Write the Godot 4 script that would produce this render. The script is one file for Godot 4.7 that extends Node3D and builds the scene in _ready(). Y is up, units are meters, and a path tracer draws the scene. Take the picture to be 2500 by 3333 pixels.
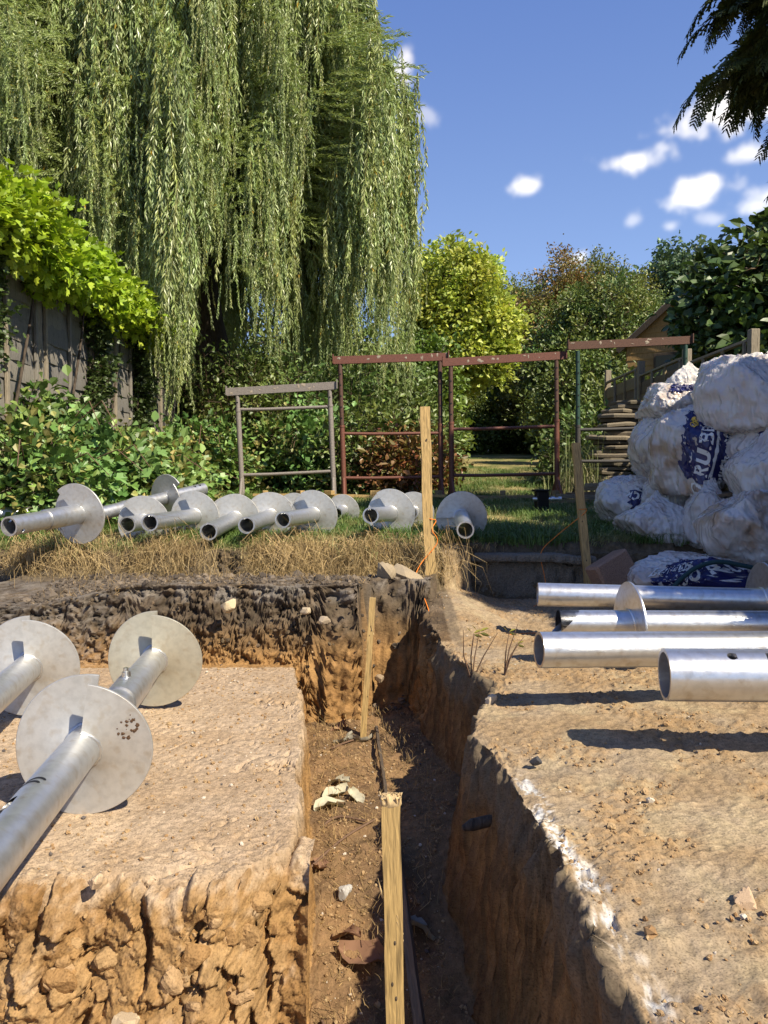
extends Node3D
# An excavated garden plot: trench, clay ledges, galvanised screw piles, trestles, sacks, willow and hedges.
# World: y up, the camera stands at z = 0 and looks along -z.

var M := {}
var taken := {}
var n1 := FastNoiseLite.new()
var n2 := FastNoiseLite.new()
var nf := FastNoiseLite.new()
var cell := FastNoiseLite.new()
var cellv := FastNoiseLite.new()

func _ready() -> void:
	camera_and_light()
	noises()
	materials()
	build_ground()
	build_lawn()
	build_fences_and_buildings()
	build_trees()
	build_hedges()
	build_piles()
	build_trestles()
	build_stakes_and_timber()
	build_sacks()
	build_stones_and_litter()
	build_grass()

func camera_and_light() -> void:
	var cam := Camera3D.new()
	cam.name = "camera"
	cam.fov = 66.0
	cam.near = 0.05
	cam.far = 400.0
	cam.position = Vector3(0, 1, 0)
	cam.rotation_degrees = Vector3(-2.2, 0, 0)
	add_child(cam)
	cam.current = true
	var sun := DirectionalLight3D.new()
	sun.name = "sun"
	sun.light_energy = 1.6
	sun.light_color = Color(1.0, 0.955, 0.865)
	sun.light_angular_distance = 0.55
	sun.shadow_enabled = true
	add_child(sun)
	sun.look_at_from_position(Vector3(0.72, 1.0, 0.70), Vector3.ZERO, Vector3.UP)
	var env := Environment.new()
	env.background_mode = Environment.BG_SKY
	env.tonemap_mode = Environment.TONE_MAPPER_LINEAR
	env.tonemap_exposure = 1.72
	env.sdfgi_enabled = true
	env.ssao_enabled = true
	env.ssil_enabled = true
	var sm := ProceduralSkyMaterial.new()
	sm.sky_top_color = lin(0.054, 0.108, 0.31)
	sm.sky_horizon_color = lin(0.34, 0.50, .76)
	sm.sky_curve = 0.20
	sm.ground_bottom_color = lin(0.16, 0.15, 0.11)
	sm.ground_horizon_color = lin(0.30, 0.34, 0.36)
	sm.sun_angle_max = 1.0
	sm.sky_energy_multiplier = 1.0
	sm.sky_cover = clouds()
	sm.sky_cover_modulate = Color(1, 1, 1, 1)
	var sky := Sky.new()
	sky.sky_material = sm
	env.sky = sky
	var we := WorldEnvironment.new()
	we.name = "environment"
	we.environment = env
	add_child(we)

# ---- clouds: fair weather cumulus scattered round the whole sky, the same kind everywhere ----
func clouds() -> ImageTexture:
	var w := 2048
	var h := 1024
	var im := Image.create(w, h, false, Image.FORMAT_RGBAF)
	im.fill(Color(0, 0, 0, 0))
	var cn := FastNoiseLite.new()
	cn.seed = 5
	cn.frequency = 0.055
	cn.fractal_octaves = 6
	cn.fractal_gain = 0.56
	# azimuth (0 = ahead, + right), elevation, half width, half height in degrees, strength
	var list := [[22.0, 22.9, 3.2, 1.6, 1.0], [25.8, 23.4, 3.0, 2.0, 1.0], [17.3, 20.9, 2.4, 1.0, 1.0], [21.6, 18.8, 3.1, 1.4, 1.0], [24.0, 20.5, 1.6, .7, .75], [26.0, 17.6, 2.2, 1.2, .85], [9.9, 20.0, 1.1, .7, .75], [1.3, 26.8, .9, 1.5, .95], [2.8, 24.6, 1.7, .8, .35], [19.6, 16.8, .9, .5, .5], [13.2, 15.0, 1.8, .7, .8], [17.2, 17.4, .6, .6, .4], [22.3, 17.0, 1.0, .6, .4]]
	var r := RandomNumberGenerator.new()
	r.seed = 77
	for i in 120:
		var az := r.randf_range(-180, 180)
		var el := 8.0 + 42.0 * pow(r.randf(), 1.4)
		var s := r.randf_range(0.8, 3.2)
		if absf(az) < 34.0:
			continue
		list.append([az, el, s * 1.6, s * .75, r.randf_range(.6, 1.0)])
	for c in list:
		# the sky picture's first column looks along -z, its columns run to the right
		var cx: float = c[0] / 360.0 * w
		var cy: float = (0.5 - c[1] / 180.0) * h
		var hw: float = c[2] / 360.0 * w / cos(deg_to_rad(c[1]))
		var hh: float = c[3] / 180.0 * h
		for yy in range(maxi(0, int(cy - hh * 2.2)), mini(h / 2, int(cy + hh * 2.2))):
			for xx in range(int(cx - hw * 2.0), int(cx + hw * 2.0)):
				var dx := (xx - cx) / hw
				var dy := (yy - cy) / hh
				if dy > 0.0:
					dy *= 1.25
				var n := cn.get_noise_3d(xx, yy * 1.25, c[0] * 3.0)
				var n_low := cn.get_noise_3d(xx * 0.35 + 400.0, yy * 0.4, c[0] * 3.0)
				var q := 1.06 - sqrt(dx * dx + dy * dy) + n * 1.0 + n_low * 0.55
				if q <= 0.0:
					continue
				var a := smoothstep(0.0, 0.9, q) * float(c[4])
				var x2 := posmod(xx, w)
				var was := im.get_pixel(x2, yy)
				a = maxf(a, was.a)
				var lum := 0.93 - 0.05 * dy
				im.set_pixel(x2, yy, Color(lum * .72, lum * .60, lum * .34, a))
	return ImageTexture.create_from_image(im)

# ---------------------------------------------------------------- helpers
func lin(r: float, g: float, b: float, a := 1.0) -> Color:
	var c := Color(r, g, b).linear_to_srgb()
	c.a = a
	return c

func noises() -> void:
	n1.seed = 11
	n1.frequency = 1.0
	n1.fractal_octaves = 4
	n2.seed = 29
	n2.frequency = 1.0
	n2.fractal_octaves = 3
	nf.seed = 41
	nf.frequency = 1.0
	nf.fractal_octaves = 2
	cell.seed = 7
	cell.noise_type = FastNoiseLite.TYPE_CELLULAR
	cell.cellular_return_type = FastNoiseLite.RETURN_DISTANCE2_SUB
	cell.cellular_distance_function = FastNoiseLite.DISTANCE_EUCLIDEAN
	cell.frequency = 1.0
	cell.fractal_type = FastNoiseLite.FRACTAL_NONE
	cellv.seed = 7
	cellv.noise_type = FastNoiseLite.TYPE_CELLULAR
	cellv.cellular_return_type = FastNoiseLite.RETURN_CELL_VALUE
	cellv.cellular_distance_function = FastNoiseLite.DISTANCE_EUCLIDEAN
	cellv.frequency = 1.0
	cellv.fractal_type = FastNoiseLite.FRACTAL_NONE

func ntex(freq: float, ramp: Array, octaves := 5, sd := 1, size := 512, kind := FastNoiseLite.TYPE_SIMPLEX_SMOOTH) -> NoiseTexture2D:
	var n := FastNoiseLite.new()
	n.seed = sd
	n.frequency = freq
	n.noise_type = kind
	n.fractal_octaves = octaves
	var t := NoiseTexture2D.new()
	t.width = size
	t.height = size
	t.seamless = true
	t.noise = n
	if ramp:
		var g := Gradient.new()
		var off := PackedFloat32Array()
		var col := PackedColorArray()
		for k in ramp:
			off.append(k[0])
			col.append(k[1])
		g.offsets = off
		g.colors = col
		t.color_ramp = g
	return t

func grey(v: float) -> Color:
	return Color(v, v, v)

func mat(key: String, color: Color, rough := 0.8, metal := 0.0) -> StandardMaterial3D:
	var m := StandardMaterial3D.new()
	m.resource_name = key
	m.albedo_color = color
	m.roughness = rough
	m.metallic = metal
	M[key] = m
	return m

func grained(m: StandardMaterial3D, tex: Texture2D, scale: Vector3, bump: Texture2D = null, depth := 0.0, world := false) -> void:
	m.albedo_texture = tex
	m.uv1_triplanar = true
	m.uv1_world_triplanar = world
	m.uv1_scale = scale
	if bump:
		m.heightmap_enabled = true
		m.heightmap_texture = bump
		m.heightmap_scale = depth

func leafy(key: String, rough := 0.5, back := 0.5) -> void:
	var m := mat(key, Color.WHITE, rough)
	m.vertex_color_use_as_albedo = true
	m.cull_mode = BaseMaterial3D.CULL_DISABLED
	m.backlight_enabled = true
	m.backlight = lin(back, back, back * .6)

func materials() -> void:
	var soil := ntex(0.035, [[0.0, grey(.78)], [.42, grey(.92)], [.6, grey(.98)], [1.0, grey(1)]], 6, 3)
	var soil_h := ntex(0.05, [], 6, 4)
	var crumple := ntex(0.010, [], 2, 23)
	crumple.noise.fractal_type = FastNoiseLite.FRACTAL_RIDGED
	var e := mat("earth", Color.WHITE, 0.95)
	e.vertex_color_use_as_albedo = true
	e.metallic_specular = 0.25
	grained(e, soil, Vector3(2.1, 2.1, 2.1), soil_h, .28, true)
	# grit: dark grains and pores over the broad tones
	var grit := ntex(0.11, [[0.0, grey(.55)], [.30, grey(.83)], [.44, grey(.97)], [.7, grey(1)], [1.0, grey(1)]], 3, 91)
	e.detail_enabled = true
	e.detail_albedo = grit
	e.detail_blend_mode = BaseMaterial3D.BLEND_MODE_MUL
	e.detail_uv_layer = BaseMaterial3D.DETAIL_UV_2
	e.uv2_triplanar = true
	e.uv2_world_triplanar = true
	e.uv2_scale = Vector3(3.1, 3.1, 3.1)
	var wood_g := ntex(0.012, [[0.0, grey(.62)], [.35, grey(.86)], [.5, grey(.97)], [.65, grey(.84)], [1.0, grey(.98)]], 4, 8)
	var wood_h := ntex(0.014, [], 4, 9)
	for w in [["new_pine", lin(.50, .335, .13), .75], ["cut_pine", lin(.60, .43, .22), .9], ["grey_timber", lin(.21, .195, .175), .9], ["brown_timber", lin(.20, .14, .085), .9], ["silver_timber", lin(.26, .235, .20), .9], ["old_board", lin(.30, .23, .13), .9], ["shed_board", lin(.42, .25, .09), .8], ["pale_timber", lin(.32, .27, .20), .9], ["dark_timber", lin(.085, .06, .04), .9]]:
		var m := mat(w[0], w[1], w[2])
		grained(m, wood_g, Vector3(9, .9, 9), wood_h, 0.25)
	var spangle := ntex(0.02, [[0.0, grey(.91)], [.4, grey(.96)], [.55, grey(.98)], [1.0, grey(1)]], 4, 15)
	var rough := ntex(0.02, [[0.0, grey(.8)], [.5, grey(.9)], [1.0, grey(1)]], 4, 16)
	var smear := ntex(0.012, [[0.0, Color(1, 1, 1, 0)], [.58, Color(.62, .55, .45, 0)], [.74, Color(.66, .60, .50, .28)], [1.0, Color(.55, .47, .35, .5)]], 5, 17)
	for g in [["galvanised", lin(.60, .61, .62), .46, .86], ["galvanised_plate", lin(.56, .555, .535), .50, .62], ["galvanised_new", lin(.72, .73, .74), .36, .9], ["plate_yellowed", lin(.54, .51, .41), .50, .6]]:
		var m := mat(g[0], g[1], g[2], g[3])
		grained(m, spangle, Vector3(3, 3, 3), soil_h, 0.015)
		m.roughness_texture = rough
		m.detail_enabled = true
		m.detail_albedo = smear
		m.detail_blend_mode = BaseMaterial3D.BLEND_MODE_MIX
		m.detail_uv_layer = BaseMaterial3D.DETAIL_UV_1
	mat("marker", lin(.006, .006, .008), .6)
	mat("zinc_bolt", lin(.70, .71, .70), .3, .95)
	mat("mud", lin(.16, .09, .05), .95)
	var rust := ntex(0.02, [[0.0, grey(.55)], [.45, grey(.85)], [.7, grey(1)], [1.0, grey(.7)]], 5, 21)
	for p in [["red_paint", lin(.18, .062, .038), .6], ["dark_red", lin(.10, .046, .03), .7], ["brown_rust", lin(.13, .062, .04), .8], ["grey_steel", lin(.27, .235, .21), .6], ["green_paint", lin(.022, .07, .05), .55], ["dark_steel", lin(.055, .05, .045), .7], ["mortar", lin(.42, .35, .27), .95]]:
		var m := mat(p[0], p[1], p[2])
		grained(m, rust, Vector3(7, 7, 7), soil_h, .08)
	mat("black_iron", lin(.012, .012, .013), .5, .4)
	var sack := mat("sack", lin(.52, .495, .47), .17)
	sack.subsurf_scatter_enabled = true
	sack.subsurf_scatter_strength = .12
	sack.vertex_color_use_as_albedo = true
	sack.uv1_triplanar = true
	sack.uv1_scale = Vector3(1.9, .55, 1.9)
	sack.heightmap_enabled = true
	sack.heightmap_texture = crumple
	sack.heightmap_scale = 2.3
	mat("sack_print", lin(.012, .014, .085), .34)
	mat("sack_ink", lin(.62, .62, .60), .4)
	mat("sack_yellow", lin(.62, .42, .05), .4)
	var st := mat("stone", Color.WHITE, .9)
	st.vertex_color_use_as_albedo = true
	grained(st, soil, Vector3(5, 5, 5), soil_h, .5)
	var pb := mat("pebble", Color.WHITE, .85)
	pb.vertex_color_use_as_albedo = true
	grained(pb, soil, Vector3(.6, .6, .6))
	var br := mat("brick", lin(.37, .235, .165), .95)
	grained(br, soil, Vector3(5, 5, 5), soil_h, .9)
	var cc := mat("concrete", lin(.22, .19, .145), .95)
	grained(cc, soil, Vector3(3, 3, 3), soil_h, 1.2)
	mat("white_wall", lin(.75, .75, .74), .8)
	mat("roof_felt", lin(.30, .29, .28), .85)
	mat("glass_dark", lin(.03, .035, .04), .12)
	mat("string", lin(.72, .20, .02), .8)
	mat("rope", lin(.012, .045, .05), .8)
	mat("straw", lin(.52, .38, .17), .9)
	mat("twig", lin(.13, .075, .045), .9)
	var bark := mat("bark", lin(.095, .07, .05), .95)
	grained(bark, rust, Vector3(3, .8, 3), wood_h, 2.0)
	leafy("willow_leaf", .38, .55)
	leafy("broad_leaf", .45, .45)
	leafy("golden_leaf", .5, .75)
	leafy("needle", .6, .25)
	leafy("grass", .55, .45)
	leafy("dry", .85, .3)

func numbered(called: String) -> String:
	if not taken.has(called):
		taken[called] = 0
		return called
	taken[called] += 1
	return "%s_%03d" % [called, taken[called]]

func thing(called: String, label: String, category: String, at := Vector3.ZERO, group := "") -> Node3D:
	var o := Node3D.new()
	o.name = numbered(called)
	add_child(o)
	o.position = at
	tag(o, label, category, group)
	return o

func tag(o: Node, label: String, category: String, group := "") -> void:
	o.set_meta("label", label)
	o.set_meta("category", category)
	if group:
		o.set_meta("group", group)

func put(called: String, mesh: Mesh, m: Material, parent: Node = null) -> MeshInstance3D:
	var o := MeshInstance3D.new()
	o.mesh = mesh
	o.material_override = m
	if parent:
		o.name = called
		parent.add_child(o, true)
	else:
		o.name = numbered(called)
		add_child(o)
	return o

func many(called: String, mesh: Mesh, m: Material, where: Array, tints: PackedColorArray, parent: Node = null) -> MultiMeshInstance3D:
	var mm := MultiMesh.new()
	mm.transform_format = MultiMesh.TRANSFORM_3D
	mm.use_colors = tints.size() > 0
	mm.mesh = mesh
	mm.instance_count = where.size()
	for i in where.size():
		mm.set_instance_transform(i, where[i])
		if tints.size():
			mm.set_instance_color(i, tints[i])
	var o := MultiMeshInstance3D.new()
	o.multimesh = mm
	o.material_override = m
	o.set_meta("kind", "stuff")
	if parent:
		o.name = called
		parent.add_child(o, true)
	else:
		o.name = numbered(called)
		add_child(o)
	return o

func structure(o: Node) -> Node:
	o.set_meta("kind", "structure")
	return o

# Collects triangles (given counter-clockwise as seen from outside) and commits them as one mesh.
class Shape:
	var v := PackedVector3Array()
	var n := PackedVector3Array()
	var c := PackedColorArray()
	var ix := PackedInt32Array()
	var col := Color.WHITE
	func tri(a: Vector3, b: Vector3, d: Vector3) -> void:
		var k := v.size()
		var nn := (b - a).cross(d - a).normalized()
		v.append(a); v.append(b); v.append(d)
		n.append(nn); n.append(nn); n.append(nn)
		c.append(col); c.append(col); c.append(col)
		ix.append(k); ix.append(k + 2); ix.append(k + 1)
	func quad(a: Vector3, b: Vector3, d: Vector3, e: Vector3) -> void:
		tri(a, b, d)
		tri(a, d, e)
	func vert(p: Vector3, nn: Vector3) -> int:
		v.append(p); n.append(nn); c.append(col)
		return v.size() - 1
	func face(i: int, j: int, k: int) -> void:
		ix.append(i); ix.append(k); ix.append(j)
	# a box with chamfered edges, along the axes of b, centre o, full sizes s
	func box(o: Vector3, s: Vector3, b := Basis.IDENTITY, bev := 0.0) -> void:
		var h := s * .5
		if bev <= 0.0:
			var q := []
			for k in 8:
				q.append(o + b * Vector3(h.x * (1 if k & 1 else -1), h.y * (1 if k & 2 else -1), h.z * (1 if k & 4 else -1)))
			quad(q[4], q[5], q[7], q[6]); quad(q[1], q[0], q[2], q[3]); quad(q[5], q[1], q[3], q[7])
			quad(q[0], q[4], q[6], q[2]); quad(q[6], q[7], q[3], q[2]); quad(q[0], q[1], q[5], q[4])
			return
		var f := func(x: float, y: float, z: float) -> Vector3: return o + b * Vector3(x, y, z)
		var ax := [h.x, h.y, h.z]
		for a in 3:
			var u := (a + 1) % 3
			var w := (a + 2) % 3
			for sg in [-1.0, 1.0]:
				var pts := []
				for t in [[-1, -1], [1, -1], [1, 1], [-1, 1]]:
					var e := [0.0, 0.0, 0.0]
					e[a] = ax[a] * sg
					e[u] = (ax[u] - bev) * t[0]
					e[w] = (ax[w] - bev) * t[1]
					pts.append(f.call(e[0], e[1], e[2]))
				if sg > 0:
					quad(pts[0], pts[1], pts[2], pts[3])
				else:
					quad(pts[3], pts[2], pts[1], pts[0])
			# edges parallel to axis a
			for su in [-1.0, 1.0]:
				for sw in [-1.0, 1.0]:
					var e := [[0.0, 0.0, 0.0], [0.0, 0.0, 0.0], [0.0, 0.0, 0.0], [0.0, 0.0, 0.0]]
					for k in 4:
						e[k][a] = (ax[a] - bev) * (-1.0 if k == 0 or k == 3 else 1.0)
						e[k][u] = su * (ax[u] if k < 2 else ax[u] - bev)
						e[k][w] = sw * (ax[w] - bev if k < 2 else ax[w])
					var z := []
					for k in 4:
						z.append(f.call(e[k][0], e[k][1], e[k][2]))
					if su * sw > 0:
						quad(z[0], z[1], z[2], z[3])
					else:
						quad(z[3], z[2], z[1], z[0])
		for sx in [-1.0, 1.0]:
			for sy in [-1.0, 1.0]:
				for sz in [-1.0, 1.0]:
					var a0: Vector3 = f.call(sx * h.x, sy * (h.y - bev), sz * (h.z - bev))
					var a1: Vector3 = f.call(sx * (h.x - bev), sy * h.y, sz * (h.z - bev))
					var a2: Vector3 = f.call(sx * (h.x - bev), sy * (h.y - bev), sz * h.z)
					if sx * sy * sz > 0:
						tri(a0, a1, a2)
					else:
						tri(a0, a2, a1)
	# a round bar through the points with a radius at each
	func tube(path: Array, rad: Array, sides := 8, caps := true) -> void:
		var up := Vector3.UP
		var base := v.size()
		var count := path.size()
		for i in count:
			var t: Vector3 = (path[mini(i + 1, count - 1)] - path[maxi(i - 1, 0)]).normalized()
			if i == 0 and absf(t.dot(up)) > .9:
				up = Vector3.RIGHT
			var s := t.cross(up).normalized()
			up = s.cross(t).normalized()
			var r: float = rad[mini(i, rad.size() - 1)]
			for k in sides:
				var a := TAU * k / sides
				var o := s * cos(a) + up * sin(a)
				vert(path[i] + o * r, o)
		for i in count - 1:
			for k in sides:
				var a := base + i * sides + k
				var b := base + i * sides + (k + 1) % sides
				face(a, b + sides, b)
				face(a, a + sides, b + sides)
		if caps:
			for e in 2:
				var at: int = 0 if e == 0 else count - 1
				var t: Vector3 = (path[0] - path[1]).normalized() if e == 0 else (path[count - 1] - path[count - 2]).normalized()
				var mid := vert(path[at], t)
				var first := v.size()
				for k in sides:
					vert(v[base + at * sides + k], t)
				for k in sides:
					if e == 0:
						face(mid, first + k, first + (k + 1) % sides)
					else:
						face(mid, first + (k + 1) % sides, first + k)
	# a surface of nu by nv points, given row by row; normals come from the points themselves
	func sheet(p: PackedVector3Array, nu: int, nv: int, cols := PackedColorArray(), loop := false, flip := false) -> void:
		var base := v.size()
		for j in nv:
			for i in nu:
				var i0 := i - 1 if i > 0 else (nu - 2 if loop else 0)
				var i1 := i + 1 if i < nu - 1 else (1 if loop else nu - 1)
				var du := p[j * nu + i1] - p[j * nu + i0]
				var dv := p[mini(j + 1, nv - 1) * nu + i] - p[maxi(j - 1, 0) * nu + i]
				var nn := du.cross(dv).normalized()
				if flip:
					nn = -nn
				v.append(p[j * nu + i]); n.append(nn)
				c.append(cols[j * nu + i] if cols.size() else col)
		for j in nv - 1:
			for i in nu - 1:
				var a := base + j * nu + i
				if flip:
					face(a, a + nu, a + nu + 1)
					face(a, a + nu + 1, a + 1)
				else:
					face(a, a + 1, a + nu + 1)
					face(a, a + nu + 1, a + nu)
	func mesh() -> ArrayMesh:
		var a := []
		a.resize(Mesh.ARRAY_MAX)
		a[Mesh.ARRAY_VERTEX] = v
		a[Mesh.ARRAY_NORMAL] = n
		a[Mesh.ARRAY_COLOR] = c
		a[Mesh.ARRAY_INDEX] = ix
		var m := ArrayMesh.new()
		m.add_surface_from_arrays(Mesh.PRIMITIVE_TRIANGLES, a)
		return m

func poly(pts: Array, at: float) -> float:
	# y of a polyline [[x, y], ...] at x
	if at <= pts[0][0]:
		return pts[0][1]
	for i in range(1, pts.size()):
		if at <= pts[i][0]:
			return lerpf(pts[i - 1][1], pts[i][1], (at - pts[i - 1][0]) / (pts[i][0] - pts[i - 1][0]))
	return pts[-1][1]

func spread_lines(knots: Array, counts: Array) -> PackedFloat32Array:
	var a := PackedFloat32Array()
	for i in counts.size():
		for k in counts[i]:
			a.append(lerpf(knots[i], knots[i + 1], float(k) / counts[i]))
	a.append(knots[-1])
	return a

func along(a: Vector3, b: Vector3, up := Vector3.UP) -> Basis:
	# y axis from a to b
	var y := (b - a).normalized()
	if absf(y.dot(up)) > .99:
		up = Vector3.BACK
	var x := y.cross(up).normalized()
	return Basis(x, y, x.cross(y))

# ---------------------------------------------------------------- the ground
const LEFT_EDGE := [[1.2, -.205], [1.75, -.214], [2.0, -.22], [2.54, -.264], [3.1, -.33], [3.6, -.40], [5.6, -.40]]
const RIGHT_EDGE := [[.5, .345], [1.03, .335], [1.2, .324], [1.45, .318], [1.69, .300], [2.03, .275], [2.2, .235], [2.4, .26], [2.6, .32], [2.79, .385], [2.95, .335], [3.15, .275], [3.4, .243], [3.7, .20], [4.1, .19], [5.6, .19]]

func lawn_y(d: float) -> float:
	if d < 9.4:
		return .59 + .042 * (d - 4.6)
	return .792 + .066 * (minf(d, 60.0) - 9.4)

func face_front(x: float) -> float:
	return 1.575 + n2.get_noise_2d(x * 4.0, 17.0) * .03 + .15 * smoothstep(-.36, -.20, x)

func floor_y(d: float) -> float:
	return lerpf(-.33, -.115, smoothstep(1.7, 2.5, d))

func ground_base(x: float, d: float) -> float:
	var xl := poly(LEFT_EDGE, d) + n2.get_noise_2d(d * 5.0, 3.0) * .018
	var xr := poly(RIGHT_EDGE, d) + n2.get_noise_2d(d * 6.0, 9.0) * .02
	var h := floor_y(d)
	# clay block on the left
	var front := face_front(x) + .055
	var ml := (1.0 - smoothstep(xl - .012, xl + .03, x)) * smoothstep(front - .07, front + .035, d)
	h = lerpf(h, .155, ml)
	# bank on the right, a little higher towards the back of the trench
	var rise := .12 * smoothstep(3.3, 4.2, d) * (1.0 - smoothstep(.3, .75, x))
	h = lerpf(h, .275 + rise, smoothstep(xr - .06, xr + .025, x))
	# the wall at the back
	var de := 3.63 + n1.get_noise_2d(x * 2.2, 71.0) * .04 + n2.get_noise_2d(x * 7.0, 72.0) * .006
	de = lerpf(de, 3.93, smoothstep(-.11, -.05, x))
	de = lerpf(de, 4.93, smoothstep(.2, .42, x))
	var s := .51 - .045 * smoothstep(3.8, 4.5, d) - .10 * smoothstep(-1.1, -1.75, x) * smoothstep(4.5, 3.8, d) + .012 * n1.get_noise_2d(x * 3.0, d * 3.0)
	s = lerpf(s, .545, smoothstep(.2, .5, x))
	h = lerpf(h, s, smoothstep(de - .02, de + .07, d))
	# turf
	var dt := turf_edge(x)
	h = lerpf(h, lawn_y(d), smoothstep(dt - .04, dt + .06, d))
	return h

func turf_edge(x: float) -> float:
	var dt := 4.56 + n1.get_noise_2d(x * 1.6, 5.0) * .15 + n2.get_noise_2d(x * 6.0, 15.0) * .08 + nf.get_noise_2d(x * 24.0, 3.0) * .03
	return lerpf(dt, 5.05 + n2.get_noise_2d(x * 9.0, 31.0) * .05, smoothstep(.25, .75, x))

func build_ground() -> void:
	var dl := spread_lines([-4, .4, .9, 1.44, 1.47, 1.65, 1.80, 3.58, 3.72, 3.88, 4.04, 4.38, 4.76, 4.86, 5.05, 5.5], [5, 10, 36, 5, 86, 46, 170, 64, 12, 34, 16, 64, 8, 32, 22])
	var nu := 0
	var p := PackedVector3Array()
	for d in dl:
		var xl := poly(LEFT_EDGE, d)
		var xr := poly(RIGHT_EDGE, d)
		var xs := spread_lines([-16, -3.6, -1.7, -1.02, xl - .07, xl + .06, xr - .08, xr + .07, 1.25, 1.9, 3.6, 16], [5, 70, 60, 104, 40, 26, 44, 84, 40, 24, 5])
		nu = xs.size()
		for x in xs:
			p.append(Vector3(x, ground_base(x, d), -d))
	var nv := dl.size()
	var normals := PackedVector3Array()
	normals.resize(p.size())
	for j in nv:
		for i in nu:
			var du := p[j * nu + mini(i + 1, nu - 1)] - p[j * nu + maxi(i - 1, 0)]
			var dv := p[mini(j + 1, nv - 1) * nu + i] - p[maxi(j - 1, 0) * nu + i]
			normals[j * nu + i] = du.cross(dv).normalized()
	var q := PackedVector3Array()
	q.resize(p.size())
	var cols := PackedColorArray()
	cols.resize(p.size())
	for k in p.size():
		var r := earth_point(p[k], normals[k])
		q[k] = r[0]
		cols[k] = r[1]
	var s := Shape.new()
	s.sheet(q, nu, nv, cols)
	var g := put("ground", s.mesh(), M.earth)
	structure(g)
	build_clay_face(g)
	build_clods(g)

# an angular lump of dry clay: a ball cut by flat planes
func clod_mesh(sd: int, tone: Color) -> ArrayMesh:
	var r := RandomNumberGenerator.new()
	r.seed = sd
	var cuts := []
	for k in 11:
		cuts.append([Vector3(r.randfn(), r.randfn(), r.randfn()).normalized(), r.randf_range(.45, .85)])
	var p := PackedVector3Array()
	var nu := 19
	var nv := 12
	for j in nv:
		for i in nu:
			var a := TAU * i / (nu - 1.0)
			var b := PI * (j / (nv - 1.0) - .5)
			var d := Vector3(cos(a) * cos(b), sin(b), sin(a) * cos(b))
			var rad := 1.1
			for c in cuts:
				var f: float = d.dot(c[0])
				if f > .05:
					rad = minf(rad, c[1] / f)
			rad *= 1.0 + .025 * n2.get_noise_3dv(d * 5.0 + Vector3(sd, 0, 0))
			p.append(d * rad)
	var sh := Shape.new()
	sh.col = tone
	for j in nv - 1:
		for i in nu - 1:
			var k := j * nu + i
			sh.quad(p[k], p[k + nu], p[k + nu + 1], p[k + 1])
	return sh.mesh()

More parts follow.
